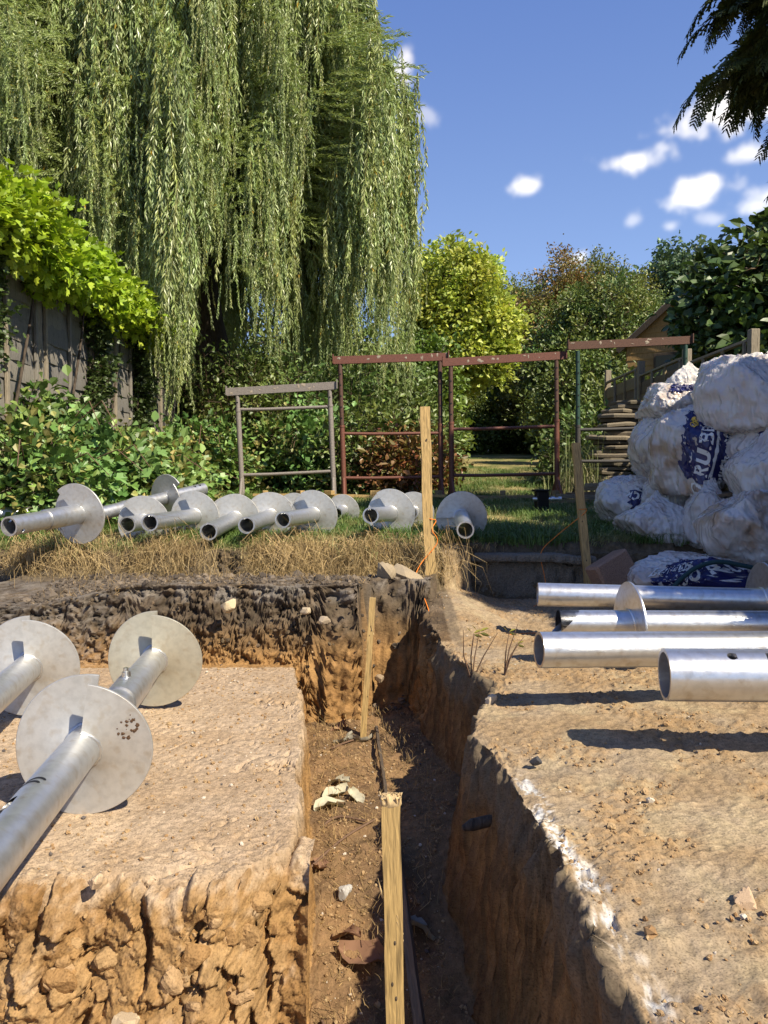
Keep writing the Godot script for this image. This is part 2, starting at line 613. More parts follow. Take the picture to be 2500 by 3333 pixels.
# the broken front of the clay block: flat tilted fragments with open cracks between them
func build_clay_face(g: Node3D) -> void:
	var r := RandomNumberGenerator.new()
	r.seed = 31
	var blocks := []
	for i in 165:
		var big := r.randf() < .4
		blocks.append([Vector2(r.randf_range(-1.35, -.10), r.randf_range(-.05, .62)), Vector2(r.randfn(), r.randfn()) * (.13 if big else .22), r.randf_range(-.009, .007), r.randf_range(.55, 1.0) if big else 1.0, r.randf()])
	# deep fissures: x, from, to (measured up the face), half width
	var rifts := [[-.385, .27, .50, .009], [-.335, .20, .36, .012], [-.50, .28, .55, .008], [-.62, .05, .30, .016], [-.475, .02, .22, .014], [-.30, .0, .24, .012], [-.255, .18, .42, .006], [-.82, .30, .52, .008], [-.95, .1, .4, .01], [-.72, .36, .56, .006]]
	var nu := 250
	var nv := 122
	var p := PackedVector3Array()
	var cols := PackedColorArray()
	for j in nv:
		var sy := .60 * j / (nv - 1.0)
		for i in nu:
			var x := lerpf(-1.36, -.17, i / (nu - 1.0))
			var lip := .500 + .030 * n1.get_noise_2d(x * 5.0, 60.0) + .012 * n2.get_noise_2d(x * 22.0, 61.0)
			var round_ := .075
			var y := -.35 + minf(sy, lip)
			var d := face_front(x) - .055 + .085 * minf(sy, lip) / lip
			var nn := Vector3(0, .17, .98)
			# the lip turns over onto the flat top
			var t := clampf((sy - lip + round_) / round_, 0.0, 1.6)
			if t > 0.0:
				var a := minf(t, 1.0) * PI * .5
				nn = Vector3(0, sin(a), cos(a)).normalized()
				y = -.35 + lip - round_ + sin(a) * round_
				d = face_front(x) - .055 + .085 * (lip - round_) / lip + (1.0 - cos(a)) * round_ + maxf(0.0, sy - lip)
			var q := Vector2(x, sy)
			var warp := Vector2(n1.get_noise_2d(x * 9.0, sy * 9.0), n1.get_noise_2d(x * 9.0 + 40.0, sy * 9.0)) * .020 + Vector2(nf.get_noise_2d(x * 45.0, sy * 45.0), nf.get_noise_2d(x * 45.0 + 9.0, sy * 45.0)) * .006
			var d1 := 9.0
			var d2 := 9.0
			var near: Array = blocks[0]
			for k in blocks:
				var e: Vector2 = q + warp - k[0]
				var l: float = sqrt(e.x * e.x + e.y * e.y * .75) * k[3]
				if l < d1:
					d2 = d1
					d1 = l
					near = k
				elif l < d2:
					d2 = l
			var gap := d2 - d1
			var b := Vector3(x, y, -d)
			var fine := n2.get_noise_3dv(b * 32.0)
			var finer := nf.get_noise_3dv(b * 85.0)
			var open := clampf(.55 - smoothstep(.25, .5, sy) * .2 + n1.get_noise_2d(x * 4.0 + 3.0, sy * 4.0) * 1.8, 0.0, 1.0)
			var tilt: Vector2 = near[1]
			var disp: float = near[2] * 1.2 + tilt.x * (q.x - near[0].x) + tilt.y * (q.y - near[0].y)
			disp -= .026 * maxf(0.0, open - .2) * (1.0 - smoothstep(.0005, .008 * open + .002, gap))
			disp += n1.get_noise_3dv(b * 4.0) * .036 + n1.get_noise_3dv(b * 11.0) * .012 + fine * .006 + finer * .004
			for f in rifts:
				if sy > f[1] and sy < f[2]:
					var taper: float = sin(PI * (sy - f[1]) / (f[2] - f[1]))
					var off := absf(x - f[0] - .03 * n1.get_noise_2d(sy * 7.0, f[0] * 50.0) - .006 * fine)
					disp -= .075 * taper * (1.0 - smoothstep(f[3] * taper * .5, f[3] * taper + .004, off))
			var on_top := smoothstep(.0, 1.3, t)
			disp *= 1.0 - .9 * on_top
			disp -= .018 * smoothstep(1.2, 1.6, t)
			disp += (hashf(b) - .5) * .0048
			p.append(b + nn * disp)
			var c := col3(.37, .22, .092).lerp(col3(.28, .155, .06), clampf(.5 + n1.get_noise_3dv(b * 3.0) * 1.3, 0, 1))
			c = c.lerp(col3(.46, .32, .17), .35 * near[4] * near[4])
			c = c.lerp(col3(.455, .335, .22), smoothstep(.1, 1.1, t + fine * .6 + n1.get_noise_3dv(b * 9.0) * .8))
			c = c * (1.0 + fine * .18 + finer * .14)
			c.a = 1.0
			cols.append(c)
	var s := Shape.new()
	s.sheet(p, nu, nv, cols)
	put("clay_face", s.mesh(), M.earth, g)

func build_clods(g: Node3D) -> void:
	var r := RandomNumberGenerator.new()
	r.seed = 4711
	var kinds := []
	for k in 12:
		kinds.append(clod_mesh(20 + k, Color(.36, .21, .088).lerp(Color(.44, .29, .15), (k % 4) / 3.0)))
	# the broken face of the clay block
	for i in 130:
		var x := r.randf_range(-1.02, -.22)
		var y := r.randf_range(-.26, .10)
		var front := face_front(x)
		var f := (y + .33) / .485
		var d := front - .045 + .085 * f + r.randf_range(.0, .02)
		var s := .006 + .034 * pow(r.randf(), 2.2)
		var o := put("clod", kinds[i % 12], M.earth, g)
		o.position = Vector3(x, y, -d - s * .15)
		o.rotation = Vector3(r.randf_range(-.4, .4), r.randf_range(-.4, .4), r.randf() * 6)
		o.scale = Vector3(s, s * r.randf_range(.6, 1.1), s * r.randf_range(.5, .8))
	# soil lumps in the back wall and along the lip of the bank
	var dark := []
	for k in 8:
		dark.append(clod_mesh(60 + k, Color(.075, .056, .04).lerp(Color(.17, .125, .08), (k % 4) / 3.0)))
	for i in 110:
		var x := r.randf_range(-1.6, -.08)
		var y := r.randf_range(.18, .50)
		var s := r.randf_range(.004, .012)
		var o := put("soil_lump", kinds[i % 12] if y < .24 else dark[i % 8], M.earth, g)
		o.position = Vector3(x, y, -3.615 - .05 * (y - .15) / .37 + r.randf_range(-.01, .01))
		o.rotation = Vector3(r.randf() * 6, r.randf() * 6, r.randf() * 6)
		o.scale = Vector3.ONE * s

func hashf(p: Vector3) -> float:
	return fposmod(sin(p.x * 1271.13 + p.y * 3117.7 + p.z * 741.31) * 43758.5, 1.0)

func col3(r: float, g: float, b: float) -> Color:
	return Color(r, g, b)

func earth_point(b: Vector3, nn: Vector3) -> Array:
	var x := b.x
	var y := b.y
	var d := -b.z
	var steep := 1.0 - smoothstep(.45, .9, nn.y)
	var far := smoothstep(3.0, 3.4, absf(x)) + smoothstep(.9, .5, d)
	var fb := n1.get_noise_3dv(b * 6.0)
	var fine := n2.get_noise_3dv(b * 28.0)
	var finer := nf.get_noise_3dv(b * 70.0)
	var disp := fb * .010 + fine * .004 + finer * .002
	var colour: Color
	var patch := n1.get_noise_3dv(b * 2.6 + Vector3(7, 1, 3))
	var left_block := d < 3.62 and x < poly(LEFT_EDGE, d) + .05
	var trench := x > poly(LEFT_EDGE, d) - .02 and x < poly(RIGHT_EDGE, d) + .02 and d < 3.95
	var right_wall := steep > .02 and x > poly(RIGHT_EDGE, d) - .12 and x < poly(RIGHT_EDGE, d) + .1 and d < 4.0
	var clay := col3(.40, .235, .098).lerp(col3(.31, .175, .07), clampf(.5 + patch * 1.3, 0, 1))
	if d > 3.5 and (d > 3.55 or x > -.1) and not (x > .35 and d < 4.84) and not (trench and steep < .1 and y < 0.0):
		# back wall: orange clay below, dark topsoil above, grey rubble and ash between
		var band := y + n1.get_noise_3dv(b * 4.0) * .06
		var top := col3(.085, .064, .045).lerp(col3(.165, .124, .085), clampf(.42 + fb * 1.6, 0, 1))
		var mid := col3(.20, .125, .062)
		colour = clay.lerp(mid, smoothstep(.16, .26, band)).lerp(top, smoothstep(.26, .36, band))
		var ash := smoothstep(.42, .46, band) * (1.0 - smoothstep(.50, .56, band)) * smoothstep(-.05, .3, n1.get_noise_3dv(b * 7.0 + Vector3(3, 3, 3)) + .12)
		ash = maxf(ash, smoothstep(-.9, -1.5, x) * smoothstep(.12, .2, band) * (1.0 - smoothstep(.46, .52, band)) * .8 * smoothstep(-.3, .2, fine))
		colour = colour.lerp(col3(.24, .22, .20), ash * .55)
		if x > .3:
			colour = colour.lerp(col3(.24, .185, .125), .7)
		if d > 4.3:
			colour = colour.lerp(col3(.14, .105, .06), .6)
		var e := cell.get_noise_3d(x * 11.0, y * 15.0, d * 11.0) + 1.0
		disp += -.018 * (1.0 - smoothstep(0.0, .22, e)) * steep
		disp += cellv.get_noise_3d(x * 11.0, y * 15.0, d * 11.0) * .010 * steep
		disp += n1.get_noise_3dv(b * 3.0) * .03 * steep + fine * .016 * steep + finer * .007 * steep
		var ck := cell.get_noise_3d(x * 5.0 + fine * .3, y * 9.0, d * 5.0) + 1.0
		disp -= .022 * (1.0 - smoothstep(.0, .07, ck)) * steep
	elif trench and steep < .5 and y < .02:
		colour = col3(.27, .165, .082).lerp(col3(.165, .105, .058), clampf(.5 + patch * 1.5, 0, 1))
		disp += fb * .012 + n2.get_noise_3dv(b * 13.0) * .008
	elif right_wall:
		# sheared by the digger bucket: vertical streaks
		var streak := n2.get_noise_3d(x * 7.0, y * 5.0, d * 34.0)
		var streak2 := nf.get_noise_3d(x * 12.0, y * 8.0, d * 75.0)
		disp += steep * (streak * .018 + streak2 * .008 + n1.get_noise_3dv(b * 3.4) * .028)
		var lump := n1.get_noise_3dv(b * 9.0)
		disp += steep * smoothstep(-.02, .2, y) * lump * .02
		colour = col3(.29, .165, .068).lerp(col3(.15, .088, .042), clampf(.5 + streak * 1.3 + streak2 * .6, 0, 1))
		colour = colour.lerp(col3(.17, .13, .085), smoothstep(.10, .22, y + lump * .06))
	elif left_block or (d < 1.7 and x < 0.0):
		var wall := steep
		colour = col3(.465, .35, .24).lerp(col3(.415, .295, .185), clampf(.45 + patch * 1.2, 0, 1))
		colour = colour.lerp(col3(.50, .385, .27), .5 * smoothstep(.1, .4, n1.get_noise_3dv(b * 5.0 + Vector3(0, 9, 0))))
		var orange := smoothstep(.15, .06, y + fb * .03)
		colour = colour.lerp(clay, orange)
		var near := smoothstep(1.86, 1.66, d + fb * .16 + n2.get_noise_2d(x * 5.0, 2.0) * .08)
		near = maxf(near, wall * .75)
		var wx := n1.get_noise_3dv(b * 5.0) * .35
		var e := cell.get_noise_3d(x * 9.5 + wx, y * 8.0 + wx, d * 9.5) + 1.0
		var cv := cellv.get_noise_3d(x * 9.5 + wx, y * 8.0 + wx, d * 9.5)
		var e2 := cell.get_noise_3d(x * 27.0 + 5.0, y * 23.0 + wx, d * 27.0) + 1.0
		disp += near * (cv * .004 - .010 * (1.0 - smoothstep(.0, .05, e)) - .003 * (1.0 - smoothstep(0.0, .16, e2)))
		disp += wall * n1.get_noise_3dv(b * 3.0) * .02
		# drying cracks on the top
		var crack := cell.get_noise_3d(x * 4.2 + fb * .9, 4.0, d * 4.2 + fine * .12) + 1.0
		disp -= (1.0 - near) * .013 * (1.0 - smoothstep(.0, .06, crack)) * smoothstep(-.12, .12, n1.get_noise_2d(x * 1.7, d * 1.7))
		disp -= (1.0 - near) * (fb * .004 + fine * .0028 + finer * .0012)
	else:
		# right bank
		colour = col3(.375, .29, .195).lerp(col3(.325, .23, .135), clampf(.5 + patch * 1.4, 0, 1))
		colour = colour.lerp(col3(.43, .34, .21), .6 * smoothstep(.05, .4, n1.get_noise_3dv(b * 4.0 + Vector3(5, 5, 5))))
		var rough := smoothstep(-.08, .2, n1.get_noise_2d(x * 2.2, d * 2.2))
		disp += fine * .002 + rough * (fine * .007 + finer * .005)
		colour = colour.lerp(col3(.33, .20, .088), rough * .55 * clampf(.5 + fine * 2.0, 0, 1))
		var xr := poly(RIGHT_EDGE, d)
		var edge := smoothstep(.11, .0, x - xr + fb * .08)
		disp += edge * (n1.get_noise_3dv(b * 8.0) * .016 + (cellv.get_noise_3dv(b * 22.0)) * .006)
		# sprayed setting-out line in white marking paint, broken up along the edge
		var off := x - (xr + .048 + n2.get_noise_2d(d * 3.0, 40.0) * .02)
		var line := smoothstep(.030, .008, absf(off) + fine * .024) * smoothstep(-.10, .30, n1.get_noise_2d(d * 7.0, x * 7.0) + finer * .6 + fine * .4 + .03)
		line *= smoothstep(1.98, 1.86, d) * smoothstep(.98, 1.08, d)
		colour = colour.lerp(col3(.66, .655, .64), line * .9)
		disp -= edge * line * .008
	# grains: every point of the earth is a little off
	disp += (hashf(b) - .5) * (.0022 + .0045 * steep + (.004 if d > 3.6 else 0.0))
	disp *= 1.0 - clampf(far, 0, .8)
	colour = colour * (1.0 + fine * .22 + finer * .16)
	colour.a = 1.0
	return [b + nn * disp, colour]

func build_lawn() -> void:
	# the lawn climbs gently away from the dig and runs on to the far gardens
	var dl := spread_lines([5.46, 7.0, 12.0, 40.0, 160.0], [16, 34, 40, 10])
	var xs := spread_lines([-120, -16, -4, 5, 16, 120], [8, 12, 50, 12, 8])
	var p := PackedVector3Array()
	var cols := PackedColorArray()
	for d in dl:
		for x in xs:
			var y := lawn_y(d) + n1.get_noise_2d(x * .6, d * .6) * .03 - (.012 if d < 5.5 else 0.0)
			p.append(Vector3(x, y, -d))
			var dry := clampf(.45 + n1.get_noise_2d(x * .9, d * .5) * 1.6, 0, 1)
			cols.append(col3(.10, .13, .04).lerp(col3(.40, .32, .14), dry))
	var s := Shape.new()
	s.sheet(p, xs.size(), dl.size(), cols)
	structure(put("lawn", s.mesh(), M.earth))

# ---------------------------------------------------------------- screw piles
# local frame: the open end at the origin, the shaft along +y
func shaft_mesh(r: float, length: float, holes: Array, bevel: float, top := 0.0) -> ArrayMesh:
	var sides := 64
	var wall := .009
	var lines := PackedFloat32Array()
	var s := 0.0
	while s < length:
		lines.append(s)
		var close := false
		for h in holes:
			if absf(s - h[0]) < h[2] + .012:
				close = true
		s += .0045 if close else (.02 if s < .4 else .06)
	lines.append(length)
	var sh := Shape.new()
	for side in 2:
		var rr := r if side == 0 else r - wall
		var sg := 1.0 if side == 0 else -1.0
		var base := sh.v.size()
		var flat := []
		for j in lines.size():
			for i in sides + 1:
				var a := TAU * i / sides
				var t := lines[j]
				for h in holes:
					var da := wrapf(a - h[1], -PI, PI) * r
					var dt: float = t - h[0]
					var rho := sqrt(da * da + dt * dt)
					if absf(rho - h[2]) < .0026 and rho > .0001:
						a += (da * h[2] / rho - da) / r
						t = h[0] + dt * h[2] / rho
				flat.append(Vector2(a, t))
				var o := Vector3(cos(a), 0, sin(a))
				var cut := bevel * (.5 + .5 * cos(a - top)) * (1.0 if j == lines.size() - 1 else 0.0)
				sh.vert(o * rr + Vector3(0, t - cut, 0), o * sg)
		for j in lines.size() - 1:
			for i in sides:
				var k := j * (sides + 1) + i
				var mid: Vector2 = (flat[k] + flat[k + 1] + flat[k + sides + 1] + flat[k + sides + 2]) * .25
				var open := false
				for h in holes:
					var da := wrapf(mid.x - h[1], -PI, PI) * r
					if Vector2(da, mid.y - h[0]).length() < h[2] - .0008:
						open = true
				if open:
					continue
				k += base
				if side == 0:
					sh.face(k, k + sides + 2, k + 1)
					sh.face(k, k + sides + 1, k + sides + 2)
				else:
					sh.face(k, k + 1, k + sides + 2)
					sh.face(k, k + sides + 2, k + sides + 1)
	for e in 2:
		for i in sides:
			var q := []
			for k in [i, i + 1]:
				var a: float = TAU * k / sides
				var o := Vector3(cos(a), 0, sin(a))
				var y := 0.0 if e == 0 else length - bevel * (.5 + .5 * cos(a - top))
				q.append(o * r + Vector3(0, y, 0))
				q.append(o * (r - wall) + Vector3(0, y, 0))
			if e == 0:
				sh.quad(q[0], q[2], q[3], q[1])
			else:
				sh.quad(q[1], q[3], q[2], q[0])
	# rims of the holes
	for h in holes:
		for k in 20:
			var q := []
			for kk in [k, k + 1]:
				var b: float = TAU * kk / 20.0
				var a: float = h[1] + cos(b) * h[2] / r
				var o := Vector3(cos(a), 0, sin(a))
				var y: float = h[0] + sin(b) * h[2]
				q.append(o * r + Vector3(0, y, 0))
				q.append(o * (r - wall) + Vector3(0, y, 0))
			sh.quad(q[0], q[1], q[3], q[2])
	return sh.mesh()

# one turn of a screw plate round the y axis, its middle at y = 0
func plate_mesh(r: float, R: float, pitch: float, start: float, turns := 1.004, hand := 1.0) -> ArrayMesh:
	var sh := Shape.new()
	var n := 96
	var th := .009
	var faces := [PackedVector3Array(), PackedVector3Array(), PackedVector3Array(), PackedVector3Array()]
	for i in n + 1:
		var f := float(i) / n
		var a := start + hand * TAU * turns * f
		var o := Vector3(cos(a), 0, sin(a))
		var y := (f - .5) * pitch
		var inn := o * (r - .003)
		var out := o * (R + .002 * sin(a * 3.0 + start))
		var up := Vector3(0, y + th * .5, 0)
		var dn := Vector3(0, y - th * .5, 0)
		var ch := o * -.0015
		faces[0].append_array([inn + up, lerp(inn, out, .5) + up, out + ch + up])
		faces[1].append_array([inn + dn, lerp(inn, out, .5) + dn, out + ch + dn])
		faces[2].append_array([out + ch + up, out + up - Vector3(0, .0015, 0), out + dn + Vector3(0, .0015, 0), out + ch + dn])
		if i == 0 or i == n:
			var e := [inn + up, out + up, out + dn, inn + dn]
			if (i == 0) == (hand > 0):
				sh.quad(e[0], e[1], e[2], e[3])
			else:
				sh.quad(e[3], e[2], e[1], e[0])
	sh.sheet(faces[0], 3, n + 1, PackedColorArray(), false, hand > 0)
	sh.sheet(faces[1], 3, n + 1, PackedColorArray(), false, hand < 0)
	sh.sheet(faces[2], 4, n + 1, PackedColorArray(), false, hand > 0)
	return sh.mesh()

func weld_mesh(r: float, pitch: float, start: float, hand := 1.0) -> ArrayMesh:
	var sh := Shape.new()
	var path := []
	var rad := []
	for side in [-1.0, 1.0]:
		path = []
		rad = []
		for i in 65:
			var f := i / 64.0
			var a := start + hand * TAU * .985 * f
			path.append(Vector3(cos(a) * (r + .001), (f - .5) * pitch + side * .0055, sin(a) * (r + .001)))
			rad.append(.0055 + .0012 * sin(f * 90.0))
		sh.tube(path, rad, 7)
	return sh.mesh()

# an arc drawn with a marker pen round the shaft
func arc_mesh(r: float, at: float, ang: float, size: float) -> ArrayMesh:
	var sh := Shape.new()
	var p := PackedVector3Array()
	for i in 21:
		var f := i / 20.0
		var b := lerpf(-1.25, 1.25, f)
		for k in [-1.0, 1.0]:
			var rr: float = size * (1.0 + k * .26 * (1.0 - .6 * pow(absf(f * 2.0 - 1.0), 3.0)))
			var a := ang + sin(b) * rr / r
			p.append(Vector3(cos(a) * (r + .0007), at + cos(b) * rr * .75, sin(a) * (r + .0007)))
	sh.sheet(p, 2, 21)
	return sh.mesh()

# a: open end, b: point on the shaft the tail runs to; plates: [distance from a, start angle, plate radius, pitch, material]
func pile(label: String, a: Vector3, b: Vector3, r: float, plates: Array, o := {}) -> Node3D:
	var root := thing("screw_pile", label, "screw pile", a, "galvanised screw piles")
	root.basis = along(a, b)
	var shaft: Material = M[o.get("shaft", "galvanised")]
	var length := a.distance_to(b)
	# which way is up, as an angle round the shaft
	var up := root.basis.inverse() * Vector3.UP
	var top := atan2(up.z, up.x)
	var holes := []
	for h in o.get("holes", [[.055, .5], [.055, .5 + PI], [.105, .5], [.105, .5 + PI]]):
		holes.append([h[0], top + h[1], h[2] if h.size() > 2 else .0125])
	put("shaft", shaft_mesh(r, length, holes, o.get("bevel", 0.0), top), shaft, root)
	for p in plates:
		var st: float = top + p[1]
		var hx := put("helix_plate", plate_mesh(r, p[2], p[3], st, 1.004, o.get("hand", -1.0)), M[p[4] if p.size() > 4 else "galvanised_plate"], root)
		hx.position = Vector3(0, p[0], 0)
		var w := put("weld_bead", weld_mesh(r, p[3], st, o.get("hand", -1.0)), shaft, root)
		w.position = Vector3(0, p[0], 0)
	for s in o.get("sleeve", []):
		var sh := Shape.new()
		sh.tube([Vector3(0, s[0] - .001, 0), Vector3(0, s[0], 0), Vector3(0, s[1], 0), Vector3(0, s[1] + .004, 0)], [r, r + .0055, r + .0055, r], 48, false)
		put("sleeve", sh.mesh(), shaft, root)
	for m in o.get("marks", []):
		put("marker_line", arc_mesh(r + (m[3] if m.size() > 3 else 0.0), m[0], top + m[1], m[2]), M.marker, root)
	if o.has("bolt"):
		var q: Array = o.bolt
		var bd := Vector3(cos(top + q[1]), 0, sin(top + q[1]))
		var base := Vector3(0, q[0], 0) + bd * r
		var sh := Shape.new()
		sh.tube([base - bd * .01, base + bd * .003], [.016], 24)
		put("washer", sh.mesh(), M.zinc_bolt, root)
		sh = Shape.new()
		sh.tube([base + bd * .003, base + bd * .005, base + bd * .019, base + bd * .021], [.0125, .0138, .0138, .012], 6)
		var nut := put("nut", sh.mesh(), M.zinc_bolt, root)
		sh = Shape.new()
		var path := []
		var rad := []
		for i in 13:
			path.append(base + bd * (.021 + i * .001))
			rad.append(.0082 if i % 2 else .0074)
		sh.tube(path, rad, 16)
		put("thread", sh.mesh(), M.zinc_bolt, nut)
	if o.has("mud"):
		var rr := RandomNumberGenerator.new()
		rr.seed = 5
		for i in 22:
			var sh := Shape.new()
			var q: Array = o.mud
			var ang: float = top + q[1] + rr.randf_range(-.22, .2)
			var rad: float = q[2] + rr.randf_range(-.03, .035)
			var f := wrapf(ang - (top + plates[0][1]), 0, TAU) / (TAU * 1.004)
			if o.get("hand", -1.0) < 0:
				f = wrapf(top + plates[0][1] - ang, 0, TAU) / (TAU * 1.004)
			var yy: float = q[0] + (f - .5) * plates[0][3] - .0052
			var z := rr.randf_range(.0015, .006)
			var c := Vector3(cos(ang) * rad, yy, sin(ang) * rad)
			var ring := []
			for k in 8:
				var t := TAU * k / 8.0
				ring.append(c + Vector3(cos(t), 0, sin(t)) * z * rr.randf_range(.5, 1.2))
			for k in 8:
				sh.tri(c + Vector3(0, -.0015, 0), ring[k], ring[(k + 1) % 8])
				sh.tri(c + Vector3(0, -.0015, 0), ring[(k + 1) % 8], ring[k])
			put("mud_spot", sh.mesh(), M.mud, root)
	return root

func build_piles() -> void:
	var R := .175
	# in front on the clay ledge
	var a := Vector3(-.675, .315, -1.05)
	var b := Vector3(-.862, .342, -3.02)
	pile("double screw pile with a hex nut, nearest on the clay ledge at bottom left", a, b, .0475, [[.935, -.15, R, .09], [1.86, .0, R, .085, "plate_yellowed"]], {"holes": [[.485, .55], [.485, .55 + PI], [.425, .62], [.425, .62 + PI]], "marks": [[.575, .28, .021], [.592, .12, .021]], "bolt": [1.42, .05], "sleeve": [[1.30, 1.55]], "mud": [.935, -1.15, .13], "hand": -1.0})
	pile("screw pile cut off by the left edge of the picture, on the clay ledge", Vector3(-1.08, .335, -1.75), Vector3(-1.275, .345, -2.86), .0475, [[1.04, .05, R, .085]], {"hand": -1.0})
	# a row lying on the turf
	var row := [
		["leftmost turf screw pile with a big plate, pipe pointing left over the edge", Vector3(-1.93, .745, -4.05), Vector3(-1.73, .800, -4.72), [[.55, .7, .178, .05]], {"sleeve": [[.27, .56]], "holes": [[.05, 1.0], [.05, 1.0 + PI]]}],
		["screw pile on the turf with its pipe end right of the leftmost plate", Vector3(-1.375, .735, -4.62), Vector3(-1.30, .735, -5.75), [[.86, .4, R, .05]], {"marks": [[.24, 2.2, .014], [.27, 2.2, .014]]}],
		["screw pile third pipe end from the left on the turf edge, set lowest", Vector3(-1.03, .682, -4.62), Vector3(-1.045, .725, -5.75), [[.88, 2.2, R, .055]], {}],
		["screw pile whose plate shows its cut slit, middle of the turf row", Vector3(-.83, .712, -4.75), Vector3(-.79, .735, -5.80), [[.76, -1.0, R, .075]], {"marks": [[.2, 1.1, .014], [.23, 1.1, .014]]}],
		["screw pile in the middle of the turf row, its plate fully round to the right", Vector3(-.63, .738, -4.90), Vector3(-.46, .742, -5.72), [[.66, .5, R, .05]], {}],
		["screw pile on the turf just left of the tall wooden stake", Vector3(-.083, .765, -4.90), Vector3(.085, .745, -5.78), [[.70, .6, R, .05]], {}],
		["screw pile right of the tall wooden stake, pipe aimed at the viewer", Vector3(.478, .692, -4.62), Vector3(.545, .745, -5.60), [[.78, 1.6, R, .06]], {"holes": []}],
	]
	for q in row:
		pile(q[0], q[1] + Vector3(0, .025, 0), q[2] + Vector3(0, .025, 0), .0515, q[3], q[4])
	# others behind them
	pile("screw pile lying high behind the left turf row, slotted tail to the right", Vector3(-1.36, .945, -5.95), Vector3(-2.05, .735, -4.95), .0455, [[.36, .9, .168, .05]], {"sleeve": [[.56, .74]]})
	pile("screw pile with a wide slanted pipe mouth, second opening from the left", Vector3(-1.585, .735, -4.86), Vector3(-1.60, .73, -5.45), .0515, [[.36, .8, R, .05]], {"holes": []})
	pile("marked pipe of a screw pile lying crosswise at the far left of the turf", Vector3(-2.30, .775, -5.95), Vector3(-3.05, .76, -5.55), .047, [[.78, .0, .16, .05]], {"marks": [[.31, .9, .016], [.335, .9, .016]], "holes": [[.43, .7], [.43, .7 + PI], [.50, .7], [.50, .7 + PI]]})
	pile("screw pile half hidden behind the third pipe of the turf row", Vector3(-1.15, .735, -5.75), Vector3(-1.24, .755, -6.5), .0455, [[.2, .9, .15, .05]])
	pile("screw pile whose plate edge peeps out behind the middle of the turf row", Vector3(-.73, .755, -6.15), Vector3(-.69, .775, -6.9), .0455, [[.2, .9, .15, .05]])
	pile("short screw pile with a small plate between the middle of the row and the stake", Vector3(-.38, .745, -6.35), Vector3(-.285, .77, -7.1), .0455, [[.28, .9, .14, .05]])
	pile("screw pile hidden behind the one left of the tall wooden stake", Vector3(.21, .76, -5.95), Vector3(.30, .765, -6.8), .0455, [[.2, .9, .16, .05]])
	# four on the right bank, lying side by side
	pile("bright screw pile at the back of the right bank, in front of the sacks", Vector3(.705, .484, -3.60), Vector3(2.55, .462, -3.40), .053, [[.985, 2.9, .17, .05, "galvanised_new"], [1.13, 2.9, .11, .04, "galvanised_new"]], {"shaft": "galvanised_new", "holes": []})
	pile("bright screw pile with a slant-cut tip, second from the back on the right bank", Vector3(2.6, .43, -3.12), Vector3(.66, .44, -3.10), .053, [[1.63, 2.9, .165, .05, "galvanised_new"]], {"shaft": "galvanised_new", "bevel": .11})
	pile("bright screw pile pipe, second from the front on the right bank", Vector3(.485, .474, -2.45), Vector3(2.3, .44, -2.66), .0565, [[1.5, .5, .175, .05, "galvanised_new"]], {"shaft": "galvanised_new", "holes": [[.10, .25], [.10, .25 + PI], [.18, .25], [.18, .25 + PI]]})
	pile("thickest bright screw pile pipe, nearest on the right bank", Vector3(.735, .494, -2.05), Vector3(2.4, .52, -1.90), .068, [[1.2, .5, .22, .05, "galvanised_new"]], {"shaft": "galvanised_new", "holes": [[.16, 2.6], [.16, 2.6 + PI], [.25, 2.6], [.25, 2.6 + PI]]})

# ---------------------------------------------------------------- fences and buildings
func board_mesh(s: Vector3, bev := .004, sd := 0) -> ArrayMesh:
	# a rough board along x, bent and worn a little
	var sh := Shape.new()
	sh.box(Vector3.ZERO, s, Basis.IDENTITY, bev)
	if sd:
		for k in sh.v.size():
			var p := sh.v[k]
			sh.v[k] += Vector3(0, n2.get_noise_2d(p.x * 1.3, sd * 7.0), n2.get_noise_2d(p.x * 1.7, sd * 3.0 + 50.0)) * .02
	return sh.mesh()

